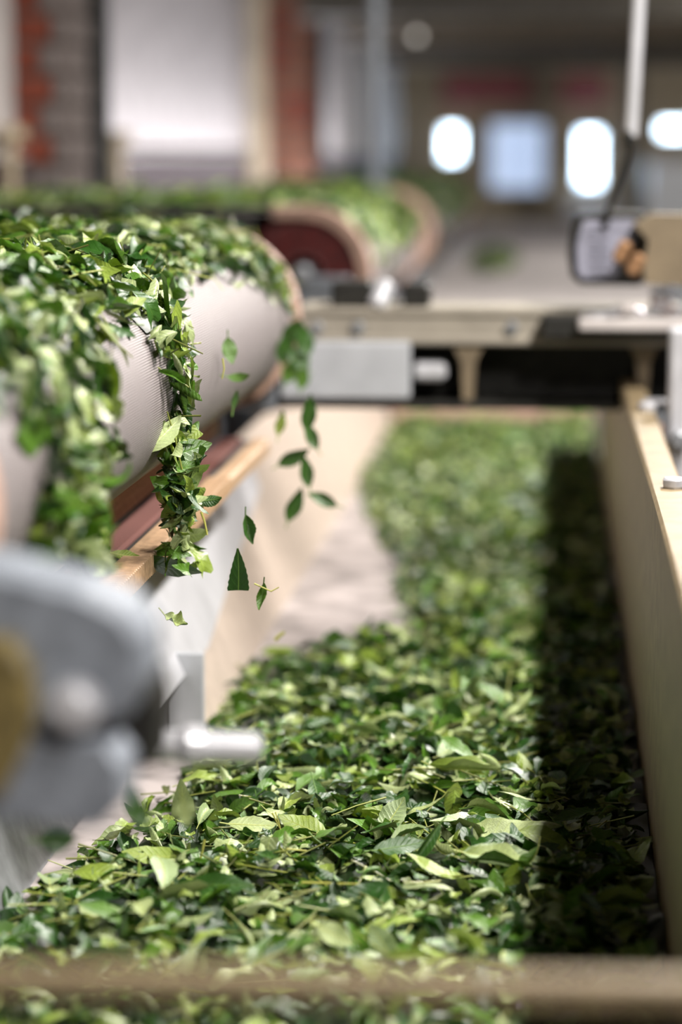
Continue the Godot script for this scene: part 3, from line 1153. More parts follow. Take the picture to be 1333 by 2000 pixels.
func build_conveyors() -> void:
	conveyor("mesh belt conveyor tipping leaves off its roller into the trough", -1.40, -3.18, -1.28, true)
	conveyor("second mesh conveyor with a dark red roller end, behind the first", -4.38, -6.16, -1.28, false)
	conveyor("third mesh conveyor, the one nearest the bright windows", -6.70, -9.86, -0.98, false)
	# scraper below the first roller
	var t := thing("scraper", "ribbed wooden scraper battens with dark red felt under the first roller", "scraper", Vector3(-0.37, 0.26, -2.5))
	batten(t, Vector2(-0.450, 0.262), Vector2(-0.436, 0.291), -1.45, -3.12, M.wood, "upper_batten")
	batten(t, Vector2(-0.394, 0.240), Vector2(-0.370, 0.262), -1.45, -3.12, M.wood, "lower_batten")
	var st := mb()
	bx(st, Vector3(-0.436, 0.236, -3.12), Vector3(-0.405, 0.262, -1.45), 0.003)
	part("felt_strip", st, M.red_felt, t)
	st = mb()
	bx(st, Vector3(-0.405, 0.236, -3.12), Vector3(-0.394, 0.259, -1.45), 0.002)
	part("woven_strip", st, M.dark_iron, t)
	# white steel apron between scraper and trough wall
	st = mb()
	var off := Vector3(0.0095, 0.0043, 0)
	slab(st, [slope(0.36, -2.0) + off, slope(0.30, -2.71) + off, slope(0.67, -3.5) + off, slope(1.0, -3.5) + off, slope(1.0, -2.0) + off], 0.002)
	tag(obj("apron_sheet", st, M.white_steel), "white steel apron sheet on the sloped side below the scraper", "sheet")
	# second trough beyond the cross beam
	t = thing("second_trough", "pale grey trough bed beyond the cross beam", "conveyor", Vector3(-0.1, 0, -9.5))
	st = mb()
	bx(st, Vector3(-0.40, 0.20, -13.5), Vector3(0.30, 0.24, -5.8), 0.004)
	part("bed", st, M.plaster, t)
	for x in [-0.41, 0.30]:
		st = mb()
		bx(st, Vector3(x, 0.18, -13.5), Vector3(x + 0.012, 0.265, -6.0), 0.003)
		part("side_rail", st, M.steel, t)
	for z in [-6.3, -9.8, -13.2]:
		for x in [-0.38, 0.24]:
			st = mb()
			bx(st, Vector3(x, -0.9, z - 0.03), Vector3(x + 0.05, 0.2, z + 0.03), 0.004)
			part("leg", st, M.grey_iron, t)

func build_cross_beam() -> void:
	var d := 3.35
	var t := thing("cross_beam", "steel cross beam over the far end of the trough", "beam", Vector3(0, 0.065, -d - 0.1))
	var a: Vector3
	var b: Vector3
	var st: SurfaceTool
	# upper channel
	a = P(580, 672, d); b = P(1420, 604, d)
	st = mb()
	bx(st, Vector3(a.x, a.y, -d - 0.14), Vector3(b.x, a.y + 0.012, -d + 0.004), 0.003)
	bx(st, Vector3(a.x, b.y - 0.012, -d - 0.14), Vector3(b.x, b.y, -d + 0.004), 0.003)
	bx(st, Vector3(a.x, a.y, -d - 0.02), Vector3(b.x, b.y, -d), 0.002)
	part("upper_channel", st, M.beam_paint_light, t)
	# lower dark channel behind
	a = P(560, 782, d + 0.1); b = P(1420, 676, d + 0.1)
	st = mb()
	bx(st, Vector3(a.x, a.y, -d - 0.12), Vector3(b.x, b.y, -d - 0.10), 0.002)
	bx(st, Vector3(a.x, a.y, -d - 0.12), Vector3(b.x, a.y + 0.01, -d - 0.0), 0.002)
	part("lower_channel", st, M.dark_iron, t)
	# light grey cover plate
	a = P(548, 778, d - 0.02); b = P(802, 668, d - 0.02)
	st = mb()
	bx(st, Vector3(a.x, a.y, -d - 0.0), Vector3(b.x, b.y, -d + 0.025), 0.004)
	part("cover_plate", st, M.panel_grey, t)
	# pale prong and posts
	a = P(806, 744, d); b = P(872, 710, d)
	st = mb()
	bx(st, Vector3(a.x, a.y, -d - 0.06), Vector3(b.x, b.y, -d - 0.0), 0.006)
	part("prong", st, M.white_steel, t)
	for px in [915.0, 1258.0]:
		a = P(px - 20, 782, d); b = P(px + 20, 680, d)
		st = mb()
		extrude(st, PackedVector2Array([Vector2(a.x + 0.007, a.y), Vector2(b.x - 0.007, a.y), Vector2(b.x - 0.004, b.y - 0.02), Vector2(b.x + 0.006, b.y), Vector2(a.x - 0.006, b.y), Vector2(a.x + 0.004, b.y - 0.02)]), -d - 0.06, -d + 0.0)
		part("strut", st, M.beam_paint, t)
	# dark bar in place of the drive's open slot, its shade as colour
	a = P(1058, 662, d - 0.05); b = P(1420, 618, d - 0.05)
	st = mb()
	bx(st, Vector3(a.x, a.y, -d), Vector3(b.x, b.y, -d + 0.06), 0.004)
	part("dark_slot_bar", st, M.dark_iron, t)
	for px in [620.0, 700.0, 1000.0]:
		a = P(px, 640, d)
		st = mb()
		lathe(st, Vector3(a.x, a.y, -d), Vector3.BACK, [[0, 0.010], [0.006, 0.010], [0.008, 0.008], [0.008, 0]], 6)
		part("bolt", st, M.steel, t)
	# end posts to the floor
	for px in [1400.0]:
		a = P(px, 780, d + 0.08)
		st = mb()
		bx(st, Vector3(a.x - 0.03, -0.9, -d - 0.12), Vector3(a.x + 0.03, a.y, -d - 0.06), 0.004)
		part("post", st, M.grey_iron, t)
	for w in [[646, 726, 552, 598, "flat dark block on the cross beam below the red roller end"], [786, 838, 556, 598, "dark square block on the cross beam under the second conveyor's leaves"]]:
		a = P(w[0], w[3], d); b = P(w[1], w[2], d)
		st = mb()
		bx(st, Vector3(a.x, a.y - 0.004, -d - 0.09), Vector3(b.x, b.y, -d - 0.01), 0.005)
		tag(obj("iron_block", st, M.dark_iron), w[4], "block", "dark blocks on the cross beam")
	st = mb()
	a = P(745, 585, d)
	rod(st, a + Vector3(-0.008, -0.012, 0), a + Vector3(0.006, 0.022, -0.03), 0.014, 14, 0.005)
	tag(obj("tilted_plug", st, M.white_steel), "pale tilted plug between the dark blocks on the cross beam", "plug")
	# motor with its rounded dark frame
	var dm := 3.32
	t = thing("gear_motor", "blue grey motor in a rounded dark frame on the cross beam", "motor", P(1180, 560, dm))
	var px_poly := func(pts: Array, dd: float) -> PackedVector2Array:
		var out := PackedVector2Array()
		for p in pts:
			var q := P(p[0], p[1], dd)
			out.append(Vector2(q.x, q.y))
		return out
	st = mb()
	extrude(st, px_poly.call([[1128, 418], [1180, 414], [1262, 416], [1268, 440], [1262, 545], [1250, 558], [1135, 556], [1116, 540], [1110, 500], [1118, 440]], dm), -dm - 0.10, -dm, 0.004)
	part("frame", st, M.dark_iron, t)
	st = mb()
	extrude(st, px_poly.call([[1140, 430], [1240, 428], [1244, 470], [1210, 500], [1206, 540], [1140, 544], [1128, 530], [1126, 480]], dm), -dm, -dm + 0.012, 0.005)
	part("face_plate", st, M.motor_paint, t)
	for k in 5:
		st = mb()
		var y0 := P(1150, 448 + k * 20, dm)
		bx(st, Vector3(y0.x, y0.y - 0.002, -dm + 0.010), Vector3(y0.x + 0.03, y0.y + 0.002, -dm + 0.016), 0.002)
		part("cooling_fin", st, M.motor_paint, t)
	t = thing("drive_housing", "tan sloping drive housing beside the blue grey motor", "housing", P(1290, 560, 3.24))
	st = mb()
	extrude(st, px_poly.call([[1268, 470], [1240, 440], [1276, 418], [1420, 420], [1420, 560], [1262, 555], [1258, 520]], 3.24), -3.31, -3.24, 0.008)
	part("case", st, M.beam_paint, t)
	for w in [[1216, 492], [1243, 517]]:
		st = mb()
		a = P(w[0], w[1], 3.22)
		rod(st, a + Vector3(-0.007, -0.014, 0), a + Vector3(0.007, 0.014, 0), 0.010, 14, 0.005)
		part("clamp_knob", st, M.bronze, t)
	# pale lumber of parts on the beam
	t = thing("pale_fittings", "jumble of pale bolts and blocks on the beam under the motor", "fittings", P(1230, 630, 3.28))
	var r2 := RandomNumberGenerator.new()
	r2.seed = 4
	for k in 16:
		st = mb()
		a = P(r2.randf_range(1135, 1400), r2.randf_range(572, 628), 3.31 - r2.randf() * 0.05)
		var s := r2.randf_range(0.007, 0.015)
		if k % 2:
			bx(st, Vector3(-s, -s * 0.6, -s), Vector3(s, s * 0.6, s), 0.004, Transform3D(Basis(Vector3.UP, r2.randf() * 3.0), a))
			part("block", st, [M.white_steel, M.lip, M.plaster][k % 3], t)
		else:
			rod(st, a - Vector3(s * 1.3, 0, 0), a + Vector3(s * 1.3, r2.randf_range(-0.01, 0.01), 0), s * 0.5, 10)
			part("bolt", st, [M.white_steel, M.plaster][k % 2], t)
	st = mb()
	a = P(1130, 640, 3.31); b = P(1420, 618, 3.31)
	bx(st, Vector3(a.x, a.y, -3.36), Vector3(b.x, b.y, -3.24), 0.003)
	part("tray", st, M.plaster, t)
	# hanging rods
	t = thing("hanging_rod", "bright metal rod hanging from the roof to a thin dark lever", "rod", P(1243, 270, 3.3))
	st = mb()
	rod(st, P(1378, -2300, 3.2), P(1234, 268, 3.3), 0.0092, 14)
	part("pipe", st, M.white_steel, t)
	st = mb()
	tube(st, [P(1231, 262, 3.3), P(1226, 300, 3.3), P(1208, 360, 3.3), P(1190, 405, 3.3), P(1183, 440, 3.3)], 0.0052, 0.0046, 10)
	part("lever", st, M.dark_iron, t)
	st = mb()
	a = P(1231, 270, 3.3)
	lathe(st, a - Vector3(0, 0.011, 0), Vector3.UP, [[0, 0], [0, 0.007], [0.003, 0.010], [0.019, 0.010], [0.022, 0.007], [0.022, 0]], 12)
	part("collar", st, M.dark_iron, t)
	t = thing("hanging_rod", "dark grey rod hanging from the roof behind the second conveyor", "rod", P(735, 300, 6.5))
	st = mb()
	rod(st, P(733, -600, 6.5), P(735, 372, 6.5), 0.018, 14)
	part("pipe", st, M.grey_iron, t)
	st = mb()
	a = P(735, 366, 6.5)
	bx(st, a - Vector3(0.03, 0.01, 0.03), a + Vector3(0.03, 0.01, 0.03), 0.003)
	part("foot_plate", st, M.grey_iron, t)

func build_near_left() -> void:
	var d := 1.16
	var px_poly := func(pts: Array, dd: float) -> PackedVector2Array:
		var out := PackedVector2Array()
		for p in pts:
			var q := P(p[0], p[1], dd)
			out.append(Vector2(q.x, q.y))
		return out
	var t := thing("bearing_housing", "blurred grey iron bearing housing with yellow paint before the leaf bed", "bearing", P(100, 1620, d))
	var st := mb()
	extrude(st, px_poly.call([[-200, 1075], [0, 1110], [160, 1150], [245, 1190], [282, 1245], [286, 1330], [250, 1400], [180, 1430], [60, 1440], [-200, 1440]], d), -d - 0.05, -d, 0.006)
	part("housing", st, M.housing_grey, t)
	st = mb()
	extrude(st, px_poly.call([[-200, 1440], [200, 1448], [238, 1500], [240, 1570], [200, 1615], [60, 1600], [-200, 1590]], d), -d - 0.04, -d + 0.004, 0.006)
	part("foot", st, M.housing_grey, t)
	st = mb()
	extrude(st, px_poly.call([[-200, 1240], [20, 1250], [58, 1310], [64, 1400], [40, 1480], [0, 1560], [-200, 1570]], d - 0.012), -d - 0.002, -d + 0.012, 0.004)
	part("paint_cover", st, M.yellow_paint, t)
	st = mb()
	var a := P(140, 1388, d - 0.01)
	lathe(st, a, Vector3.BACK, [[-0.012, 0.0105], [0.0, 0.0105], [0.002, 0.009], [0.002, 0.0]], 6)
	lathe(st, a - Vector3(0, 0, 0.012), Vector3.BACK, [[0.0, 0.0135], [0.003, 0.0135], [0.003, 0.0]], 16)
	part("bolt", st, M.white_steel, t)
	st = mb()
	extrude(st, px_poly.call([[220, 1340], [292, 1330], [306, 1400], [300, 1500], [240, 1520], [200, 1450]], d + 0.05), -d - 0.10, -d - 0.052, 0.003)
	part("dark_gap", st, M.dark_iron, t)  # dark block standing in for the shaded gap beside the housing
	st = mb()
	a = P(-160, 1500, d)
	bx(st, Vector3(a.x - 0.03, -0.9, -d - 0.05), Vector3(a.x + 0.02, a.y, -d - 0.01), 0.004)
	part("stand", st, M.grey_iron, t)
	t = thing("stub_shaft", "shiny steel stub shaft poking out above the leaves", "shaft", P(430, 1458, 1.5))
	st = mb()
	rod(st, P(200, 1452, 1.5), P(512, 1462, 1.52), 0.0105, 20, 0.004)
	part("shaft", st, M.white_steel, t)
	st = mb()
	rod(st, P(352, 1456, 1.5), P(402, 1458, 1.505), 0.0132, 20, 0.003)
	part("collar", st, M.white_steel, t)
	st = mb()
	a = P(240, 1460, 1.5)
	bx(st, Vector3(PAN_L - 0.03, a.y - 0.02, -1.53), Vector3(a.x, a.y + 0.02, -1.47), 0.004)
	part("mount", st, M.grey_iron, t)

func build_leaves() -> void:
	build_leaf_library()
	for g in lib_hi:
		hero_mesh.append(hero_from(g))
	var stems := []
	for k in 8:
		var l := rng.randf_range(0.012, 0.035)
		stems.append(stem_grid([Vector3(0, 0, -l), Vector3(rng.randf_range(-0.003, 0.003), 0.001, 0), Vector3(rng.randf_range(-0.005, 0.005), rng.randf_range(-0.003, 0.005), l)], 0.0009, 0.0006))
	var stem_col := Color(0.36, 0.40, 0.09)
	# ---- the bed on the trough belt
	var p := Pile.new()
	mound(p, func(u: float, v: float) -> Vector3:
		var d := lerpf(1.3, 5.6, u)
		var e := bed_edge(d)
		var x := lerpf(e + 0.01, WALL_R - 0.001, v)
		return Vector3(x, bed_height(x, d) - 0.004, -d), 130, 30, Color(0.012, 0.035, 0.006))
	var n := 0
	while n < 13500:
		var d := 1.3 + 4.3 * pow(rng.randf(), 1.25)
		var e := bed_edge(d)
		var x := rng.randf_range(e - 0.01, WALL_R - 0.006)
		var gap := noise.get_noise_2d(x * 120.0 + 40.0, d * 120.0)
		if x < e + 0.06 and gap > 0.12 and rng.randf() < 0.8:
			continue
		n += 1
		var h := bed_height(x, d)
		var y := h * rng.randf_range(0.75, 1.05) + rng.randf_range(0.001, 0.008)
		var k := rng.randi() % lib_hi.size()
		var tn := tone()
		var sc := rng.randf_range(0.36, 0.88)
		var b := lay(Vector3.UP, 0.32 if rng.randf() < 0.7 else 0.75, tn[1])
		var xf := Transform3D(b.scaled_local(Vector3.ONE * sc), Vector3(minf(x, WALL_R - 0.022), y, -d))
		p.put(lib_hi[k] if d < 3.0 else lib_lo[k], xf, tn[0])
		if n % 11 == 0:
			var s2: Dictionary = stems[rng.randi() % 8]
			p.put(s2, Transform3D(lay(Vector3.UP, 0.25), Vector3(minf(x, WALL_R - 0.04), y + 0.004, -d)), stem_col * rng.randf_range(0.6, 1.1))
	add_stuff("tea_leaves", "loose steamed green tea leaves heaped along the trough belt", "tea leaves", p)
	# ---- the layer on each conveyor
	var convs := [[1.42, 3.09, 5600, 1.0, "green tea leaves layered on the first conveyor and spilling over its roller"], [4.44, 6.12, 2400, 1.0, "green tea leaves layered on the second conveyor"], [6.80, 9.8, 1500, 1.2, "green tea leaves layered on the third conveyor near the windows"]]
	for ci in 3:
		var cv: Array = convs[ci]
		p = Pile.new()
		var ends := func(d: float) -> float:
			if ci == 0:
				return deg_to_rad(curtain(3.18 / d)) * RB
			return deg_to_rad(78 + 30 * noise.get_noise_1d(d * 40.0 + ci * 50.0)) * RB
		mound(p, func(u: float, v: float) -> Vector3:
			var d := lerpf(cv[0], cv[1], u)
			var e: float = minf(ends.call(d), RB * 1.3)
			var uu := lerpf(-0.48 if ci == 2 else -0.8, e - 0.03, v)
			var q := over(uu, 0.002 + 0.006 * smoothstep(0.0, 0.09, e - uu) + 0.005 * noise.get_noise_2d(uu * 80.0, d * 80.0))
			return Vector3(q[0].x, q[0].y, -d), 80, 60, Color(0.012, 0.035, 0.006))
		n = 0
		while n < cv[2]:
			var d := rng.randf_range(cv[0], cv[1])
			var e: float = ends.call(d)
			var uu := rng.randf_range(-0.42, RB * 3.2)
			if ci < 2 and rng.randf() < 0.12:
				uu = rng.randf_range(-0.8, -0.42)
			if uu > e + rng.randfn(0, 0.008):
				continue
			n += 1
			var k := rng.randi() % lib_hi.size()
			var tn := tone()
			var thick := 0.004 + 0.010 * smoothstep(0.0, 0.08, e - uu)
			var pos: Vector3
			var b: Basis
			var quarter := RB * PI / 2
			if uu > quarter * 1.02:      # past the side of the roller they hang and fall free
				var fall := uu - quarter
				if rng.randf() < fall * 1.4:
					continue
				pos = Vector3(CX + RB + 0.002 + rng.randfn(0.0, 0.006) + fall * 0.03, CY - fall, -d)
				b = lay(Vector3(1, 0.1, 0.5).normalized(), 0.9, tn[1])
			else:
				var q := over(uu, thick * rng.randf_range(0.5, 1.0) + (0.006 * rng.randf() if uu < 0.0 else 0.004 * rng.randf()))
				pos = Vector3(q[0].x, q[0].y, -d)
				var slide := 0.25 if uu < 0.05 else 0.4
				b = lay(Vector3(q[1].x, q[1].y, 0), slide, tn[1])
			var sc: float = rng.randf_range(0.45, 0.95) * cv[3]
			p.put(lib_hi[k] if ci == 0 else lib_lo[k], Transform3D(b.scaled_local(Vector3.ONE * sc), pos), tn[0])
			if n % 9 == 0:
				p.put(stems[rng.randi() % 8], Transform3D(b, pos + Vector3(0, 0.004, 0)), stem_col * rng.randf_range(0.6, 1.1))
		if ci == 0:      # the dense strand that hangs down from the roller
			for k2 in 210:
				var d := 3.18 / rng.randf_range(1.435, 1.488)
				var uu := RB * rng.randf_range(0.6, 3.1)
				if uu < RB * 1.7 and rng.randf() < 0.45:
					continue
				var q := over(minf(uu, RB * PI / 2), 0.005 + 0.008 * rng.randf())
				var drop := maxf(uu - RB * PI / 2, 0.0)
				var tn := tone()
				p.put(lib_hi[rng.randi() % lib_hi.size()], Transform3D(lay(Vector3(0.8, 0.3, 0.6).normalized(), 0.7, tn[1]).scaled_local(Vector3.ONE * rng.randf_range(0.45, 0.85)), Vector3(q[0].x - 0.007 + 0.007 * sin(drop * 42.0 + 4.5) + rng.randfn(0, 0.003 + 0.005 * smoothstep(0.0, 0.08, drop)), q[0].y - drop, -d + 0.02 * sin(drop * 30.0))), tn[0])
		add_stuff("tea_leaves", cv[4], "tea leaves", p)
	# the small heap on the second trough
	p = Pile.new()
	for k in 420:
		var c := P(965, 505, 8.9)
		var r := sqrt(rng.randf())
		var th := rng.randf() * TAU
		var tn := tone()
		p.put(lib_lo[rng.randi() % lib_lo.size()], Transform3D(lay(Vector3.UP, 0.4, tn[1]), Vector3(c.x + cos(th) * r * 0.08, 0.245 + 0.05 * (1.0 - r) * rng.randf(), -8.9 + sin(th) * r * 0.9)), tn[0])
	add_stuff("tea_leaves", "small heap of green leaves on the second trough bed", "tea leaves", p)
	single_leaves()

func single_leaves() -> void:
	var tones := ["leaf_deep", "leaf_dark", "leaf_dark", "leaf_mid", "leaf_mid", "leaf_yellow", "leaf_pale", "leaf_grey"]
	var words := {"leaf_deep": "deep green", "leaf_dark": "dark green", "leaf_mid": "mid green", "leaf_yellow": "yellow green", "leaf_pale": "pale green", "leaf_grey": "silvery green"}
	var place := func(d: float, x: float) -> String:
		var along := "before the cross bar" if d < 1.86 else "by the cross bar" if d < 2.0 else "on the near bed" if d < 2.14 else "on the middle bed" if d < 2.3 else "below the scraper" if d < 2.55 else "by the bare belt"
		var acr := "along the pan" if x < -0.33 else "below the roller" if x < -0.22 else "mid belt" if x < -0.1 else "by the shade line" if x < -0.015 else "in the wall's shade"
		return acr + " " + along
	var points := ["tip to wall", "tip to beam", "tip to roller", "tip to bar"]
	var used := {}
	var made := 0
	while made < 196:
		var d := 1.72 + 1.0 * pow(rng.randf(), 1.15)
		var e := bed_edge(d)
		var x := rng.randf_range(e + 0.02, WALL_R - 0.03)
		var k := rng.randi() % lib_hi.size()
		var tn: String = tones[rng.randi() % 8]
		var flip := false
		var yaw := rng.randf() * TAU
		var b := lay(Vector3.UP, 0.22, flip, yaw)
		var sc := rng.randf_range(0.62, 1.05)
		var ax := b.z
		var dir := 0 if absf(ax.x) > absf(ax.z) and ax.x > 0 else 2 if absf(ax.x) > absf(ax.z) else 1 if ax.z < 0 else 3
		var label := "%s%s %s leaf, %s, %s" % ["small " if sc < 0.75 else "broad " if sc > 0.94 else "", words[tn], FORM[lib_hi[k].kind], points[dir], place.call(d, x)]
		if used.has(label):
			continue
		used[label] = true
		hero(k, tn, Transform3D(b.scaled_local(Vector3.ONE * sc), Vector3(x, bed_height(x, d) + rng.randf_range(0.008, 0.017), -d)), label, "tea leaves on the trough belt")
		made += 1
	made = 0
	while made < 70:
		var d := rng.randf_range(1.6, 2.7)
		var kk := 3.18 / d
		var e: float = minf(deg_to_rad(curtain(kk)), 1.5) * RB
		var uu := rng.randf_range(-0.16, e)
		var q := over(uu, 0.014 if uu < 0.0 else 0.012)
		var k := rng.randi() % lib_hi.size()
		var tn: String = tones[rng.randi() % 8]
		var b := lay(Vector3(q[1].x, q[1].y, 0), 0.3)
		var sc := rng.randf_range(0.65, 1.0)
		var label := "%s%s %s leaf %s, %s" % ["small " if sc < 0.8 else "", words[tn], FORM[lib_hi[k].kind], "on the first conveyor top" if uu < 0.0 else "on the first roller crest" if uu < 0.08 else "on the first roller side", "by the bearing housing" if d < 1.85 else "before the hanging strand" if d < 2.14 else "beside the hanging strand" if d < 2.35 else "beyond the hanging strand"]
		if used.has(label):
			continue
		used[label] = true
		hero(k, tn, Transform3D(b.scaled_local(Vector3.ONE * sc), Vector3(q[0].x, q[0].y, -d)), label, "tea leaves on the first conveyor")
		made += 1
	# ---- leaves one can single out
	var fall := "leaves falling from the first roller"
	var D := 2.2
	var up := Vector3.UP
	var cam := Vector3.BACK
	var bed := "tea leaves on the trough belt"
	special(0.074, 0.0205, {"t0": 0.46, "curl": 0.25, "fold": 0.25, "twist": 0.2, "ripple": 0.05}, "leaf_deep", Transform3D(aim(Vector3(0, 1, 0.05), Vector3(0.15, 0.1, 1)), P(465, 1112, D)), "dark green torn leaf tip falling upright before the white apron", fall)
	special(0.030, 0.011, {"curl": 2.2, "fold": 0.8, "twist": 1.2}, "leaf_mid", Transform3D(aim(Vector3(-0.15, -1, 0.2), cam), P(511, 1165, D)), "thin curled leaf shred falling beside the dark torn leaf", fall)
	special(0.026, 0.020, {"curl": 1.4, "fold": 0.9, "ripple": 0.4}, "leaf_pale", Transform3D(aim(Vector3(1, -0.35, 0.3), Vector3(0.5, 0.9, 0.6)), P(344, 1210, D - 0.05)), "small pale crumpled leaf falling below the lower batten", fall)
	special(0.030, 0.020, {"curl": 1.2, "fold": 1.0}, "leaf_dark", Transform3D(aim(Vector3(0.25, -1, 0.1), Vector3(0.6, 0, 1)), P(487, 1034, D + 0.05)), "small folded leaf falling above the dark torn leaf", fall)
	special(0.022, 0.012, {"curl": 1.0, "dome": 0.5}, "leaf_dark", Transform3D(aim(Vector3(1, 0.15, 0), Vector3(0, 0.6, 1)), P(411, 975, D)), "short dark curled leaf piece falling off the end of the strand", fall)
	special(0.026, 0.012, {"curl": 0.6}, "leaf_yellow", Transform3D(aim(Vector3(1, -0.1, 0), Vector3(0, 1, 0.8)), P(245, 1083, D - 0.03)), "bright yellow green leaf lying across the scraper felt", fall)
	special(0.040, 0.016, {"curl": 0.8, "fold": 0.5}, "leaf_dark", Transform3D(aim(Vector3(0.6, 0.75, 0), Vector3(-0.3, 0.3, 1)), P(190, 1100, D - 0.06)), "long green leaf leaning on the upper batten", fall)
	special(0.014, 0.006, {"curl": 0.5}, "leaf_dark", Transform3D(aim(Vector3(1, -0.2, 0), Vector3(0, 0.5, 1)), P(345, 1067, D)), "tiny dark leaf scrap on the lower batten", fall)
	special(0.028, 0.016, {"curl": 0.9}, "leaf_mid", Transform3D(aim(Vector3(0.2, -1, 0.2), Vector3(0.4, 0.1, 1)), P(450, 685, 2.45)), "mottled green leaf sliding down the bare belt", fall)
	special(0.026, 0.010, {"curl": 1.6}, "leaf_mid", Transform3D(aim(Vector3(1, 0.1, 0.2), Vector3(0.3, 0.5, 1)), P(466, 734, 2.45)), "small curled leaf sliding on the bare belt", fall)
	special(0.020, 0.007, {"curl": 0.9}, "leaf_dark", Transform3D(aim(Vector3(0.25, 1, 0), Vector3(0.5, 0.1, 1)), P(460, 780, 2.45)), "narrow dark leaf scrap low on the bare belt", fall)
	# cluster falling past the far rim
	for w in [[603, 806, 0.036, 0.1, 1, "topmost leaf of the loose cluster falling past the far rim"], [607, 850, 0.03, -0.5, 1, "second leaf down in the loose cluster past the far rim"], [574, 893, 0.034, 0.9, 0.5, "side leaf of the loose cluster past the far rim"], [598, 920, 0.032, -0.2, 1, "lower middle leaf of the loose cluster past the far rim"], [576, 985, 0.036, 0.4, 1, "bottom leaf of the loose cluster past the far rim"], [630, 976, 0.03, -1, 0.4, "outermost leaf of the loose cluster past the far rim"], [548, 826, 0.024, 0.2, 1, "yellowish leaf beside the loose cluster past the far rim"]]:
		special(w[2] * 1.25, w[2] * 0.55, {"curl": 0.9, "fold": 0.5, "twist": 0.8}, "leaf_yellow" if w[0] == 548 else "leaf_dark", Transform3D(aim(Vector3(w[3], w[4], 0.1), Vector3(0.3, 0.1, 1)), P(w[0], w[1], 2.72)), w[5], fall)
	for w in [[572, 648, 0.034, 0.4, 0.6, "topmost dark leaf of the bunch hanging at the far rim"], [595, 664, 0.036, -0.2, 1, "round edged outer leaf of the bunch hanging at the far rim"], [558, 680, 0.036, 0.2, 1, "dark leaf on the roller side of the far rim bunch"], [582, 700, 0.034, -0.5, 0.6, "middle leaf of the bunch hanging at the far rim"], [570, 722, 0.032, 0.5, 1, "bright leaf near the bottom of the far rim bunch"], [592, 738, 0.026, 0.2, 1, "small bright leaf lowest in the far rim bunch"]]:
		special(w[2] * 1.2, w[2] * 0.7, {"curl": 0.9, "fold": 0.3, "dome": 0.2}, "leaf_mid" if w[1] > 700 else "leaf_dark", Transform3D(aim(Vector3(w[3], w[4], 0.1), Vector3(0.4, 0.2, 1)), P(w[0], w[1], 3.0)), w[5], fall)
	# near and out of focus
	special(0.036, 0.013, {"curl": 1.5, "fold": 0.4, "bend": 1.0}, "leaf_dark", Transform3D(aim(Vector3(0.45, -1, 0), Vector3(0.3, 0.3, 1)), P(282, 1578, 1.5)), "blurred dark green bent leaf falling before the bearing housing foot", fall)
	special(0.022, 0.016, {"curl": 0.8}, "leaf_pale", Transform3D(aim(Vector3(0.2, -1, 0), Vector3(0.3, 0.2, 1)), P(362, 1585, 1.75)), "blurred pale leaf falling beside the stub shaft", fall)
	special(0.026, 0.018, {"curl": 0.6}, "leaf_deep", Transform3D(aim(Vector3(1, 0.1, 0), Vector3(0.1, 0.6, 1)), P(112, 1640, 1.6)), "blurred dark leaf falling over the pan edge", fall)
	special(0.05, 0.024, {"curl": 0.4}, "leaf_mid", Transform3D(aim(Vector3(1, 0.1, 0.4), Vector3(0, 1, 0.7)), P(0, 1822, 1.85)), "green leaf at the picture edge on the pan", bed)
	# on the bed
	special(0.088, 0.034, {"curl": 0.5, "fold": 0.3, "ripple": 0.16}, "leaf_pale", Transform3D(aim(Vector3(1, 0.22, -0.28), Vector3(-0.1, 0.75, 0.65)), on_bed(962, 1630)), "largest pale leaf lying underside up at the edge of the wall's shade", bed)
	special(0.07, 0.026, {"curl": 0.5, "fold": 0.5}, "leaf_grey", Transform3D(aim(Vector3(1, -0.1, -0.1), Vector3(0, 0.8, 0.6)), on_bed(985, 1672)), "pale crinkled leaf just below the largest pale leaf", bed)
	special(0.05, 0.018, {"curl": 0.3, "fold": 0.25}, "leaf_dark", Transform3D(aim(Vector3(1, 0.1, -0.4), Vector3(0, 0.7, 0.7)), on_bed(782, 1652)), "glossy dark leaf lying beside the stalk of the largest pale leaf", bed)
	special(0.045, 0.016, {"fold": 1.0, "curl": 0.2}, "leaf_dark", Transform3D(aim(Vector3(-0.5, -0.75, 0.3), Vector3(0.5, 0.2, 1)), on_bed(832, 1652)), "dark folded leaf standing upright against the largest pale leaf", bed)
	special(0.038, 0.024, {"curl": 0.6}, "leaf_grey", Transform3D(aim(Vector3(0.5, 0.7, -0.4), Vector3(-0.2, 0.5, 1)), on_bed(768, 1590)), "silvery upright leaf behind the glossy dark leaf", bed)
	special(0.046, 0.018, {"curl": 0.3}, "leaf_pale", Transform3D(aim(Vector3(1, -0.05, -0.2), Vector3(0, 0.8, 0.6)), on_bed(496, 1610)), "smooth pale leaf lying level below the stub shaft", bed)
	special(0.05, 0.026, {"curl": 0.5, "dome": 0.2}, "leaf_yellow", Transform3D(aim(Vector3(-1, 0.35, -0.3), Vector3(0.1, 0.7, 0.7)), on_bed(592, 1614)), "broad yellow green leaf next to the smooth pale leaf", bed)
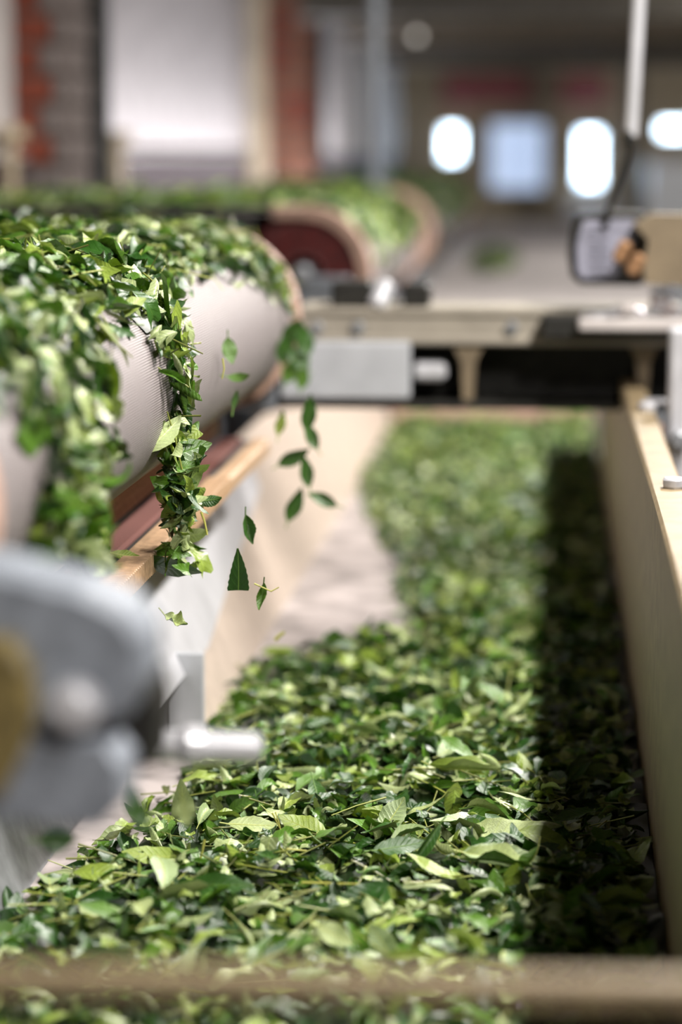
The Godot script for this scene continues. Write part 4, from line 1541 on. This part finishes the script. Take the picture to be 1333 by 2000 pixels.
	special(0.062, 0.022, {"curl": -0.45, "fold": 0.2}, "leaf_dark", Transform3D(aim(Vector3(1, 0.15, 0.2), Vector3(0, 0.7, 0.7)), on_bed(425, 1733)), "long arched dark leaf lying before the smooth pale leaf", bed)
	special(0.032, 0.018, {"curl": 0.5}, "leaf_pale", Transform3D(aim(Vector3(1, -0.5, 0), Vector3(0, 0.6, 0.8)), on_bed(655, 1825)), "small cream green leaf just behind the cross bar", bed)
	special(0.034, 0.02, {"curl": 0.3}, "leaf_grey", Transform3D(aim(Vector3(-0.5, 0.8, 0), Vector3(0.1, 0.3, 1)), on_bed(745, 1840)), "shiny silvery leaf tilted up behind the cross bar", bed)
	# stems
	var sg := "loose yellow green stems"
	twig([on_bed(590, 1724), on_bed(590, 1724).lerp(on_bed(700, 1727), 0.5), on_bed(700, 1727)], 0.0011, "long straight pale stem lying level on the bed", sg)
	twig([P(532, 1588, 2.06), P(541, 1606, 2.06), P(549, 1622, 2.06)], 0.0008, "short yellow stem standing up from the smooth pale leaf", sg)
	twig([P(538, 1586, 2.06), P(545, 1607, 2.06), P(549, 1622, 2.06)], 0.0006, "thin second prong of the standing yellow stem", sg)
	twig([P(393, 1000, D), P(400, 1020, D), P(405, 1045, D)], 0.0012, "yellow stem dropping from the end of the hanging strand", sg)
	twig([P(352, 1052, D), P(362, 1030, D), P(382, 1022, D)], 0.0008, "thin dark bent stem under the hanging strand", sg)
	twig([P(497, 1140, D), P(512, 1147, D), P(530, 1155, D), P(545, 1147, D)], 0.0008, "curled tendril on the falling leaf shred", sg)
	twig([P(538, 1250, 2.5), P(546, 1242, 2.5), P(556, 1235, 2.5)], 0.0022, "short thick yellow stem falling over the bare belt", sg)
	twig([on_bed(560, 1658), on_bed(600, 1662)], 0.0008, "thin yellow stem on the leaves below the broad yellow green leaf", sg)
	twig([P(400, 1640, 2.0), P(395, 1665, 2.0), P(388, 1690, 2.0)], 0.0012, "yellow stem leaning upright near the pan edge", sg)
	twig([P(435, 700, 2.3), P(438, 720, 2.3), P(434, 740, 2.3)], 0.0009, "yellow stem under the mottled leaf on the bare belt", sg)
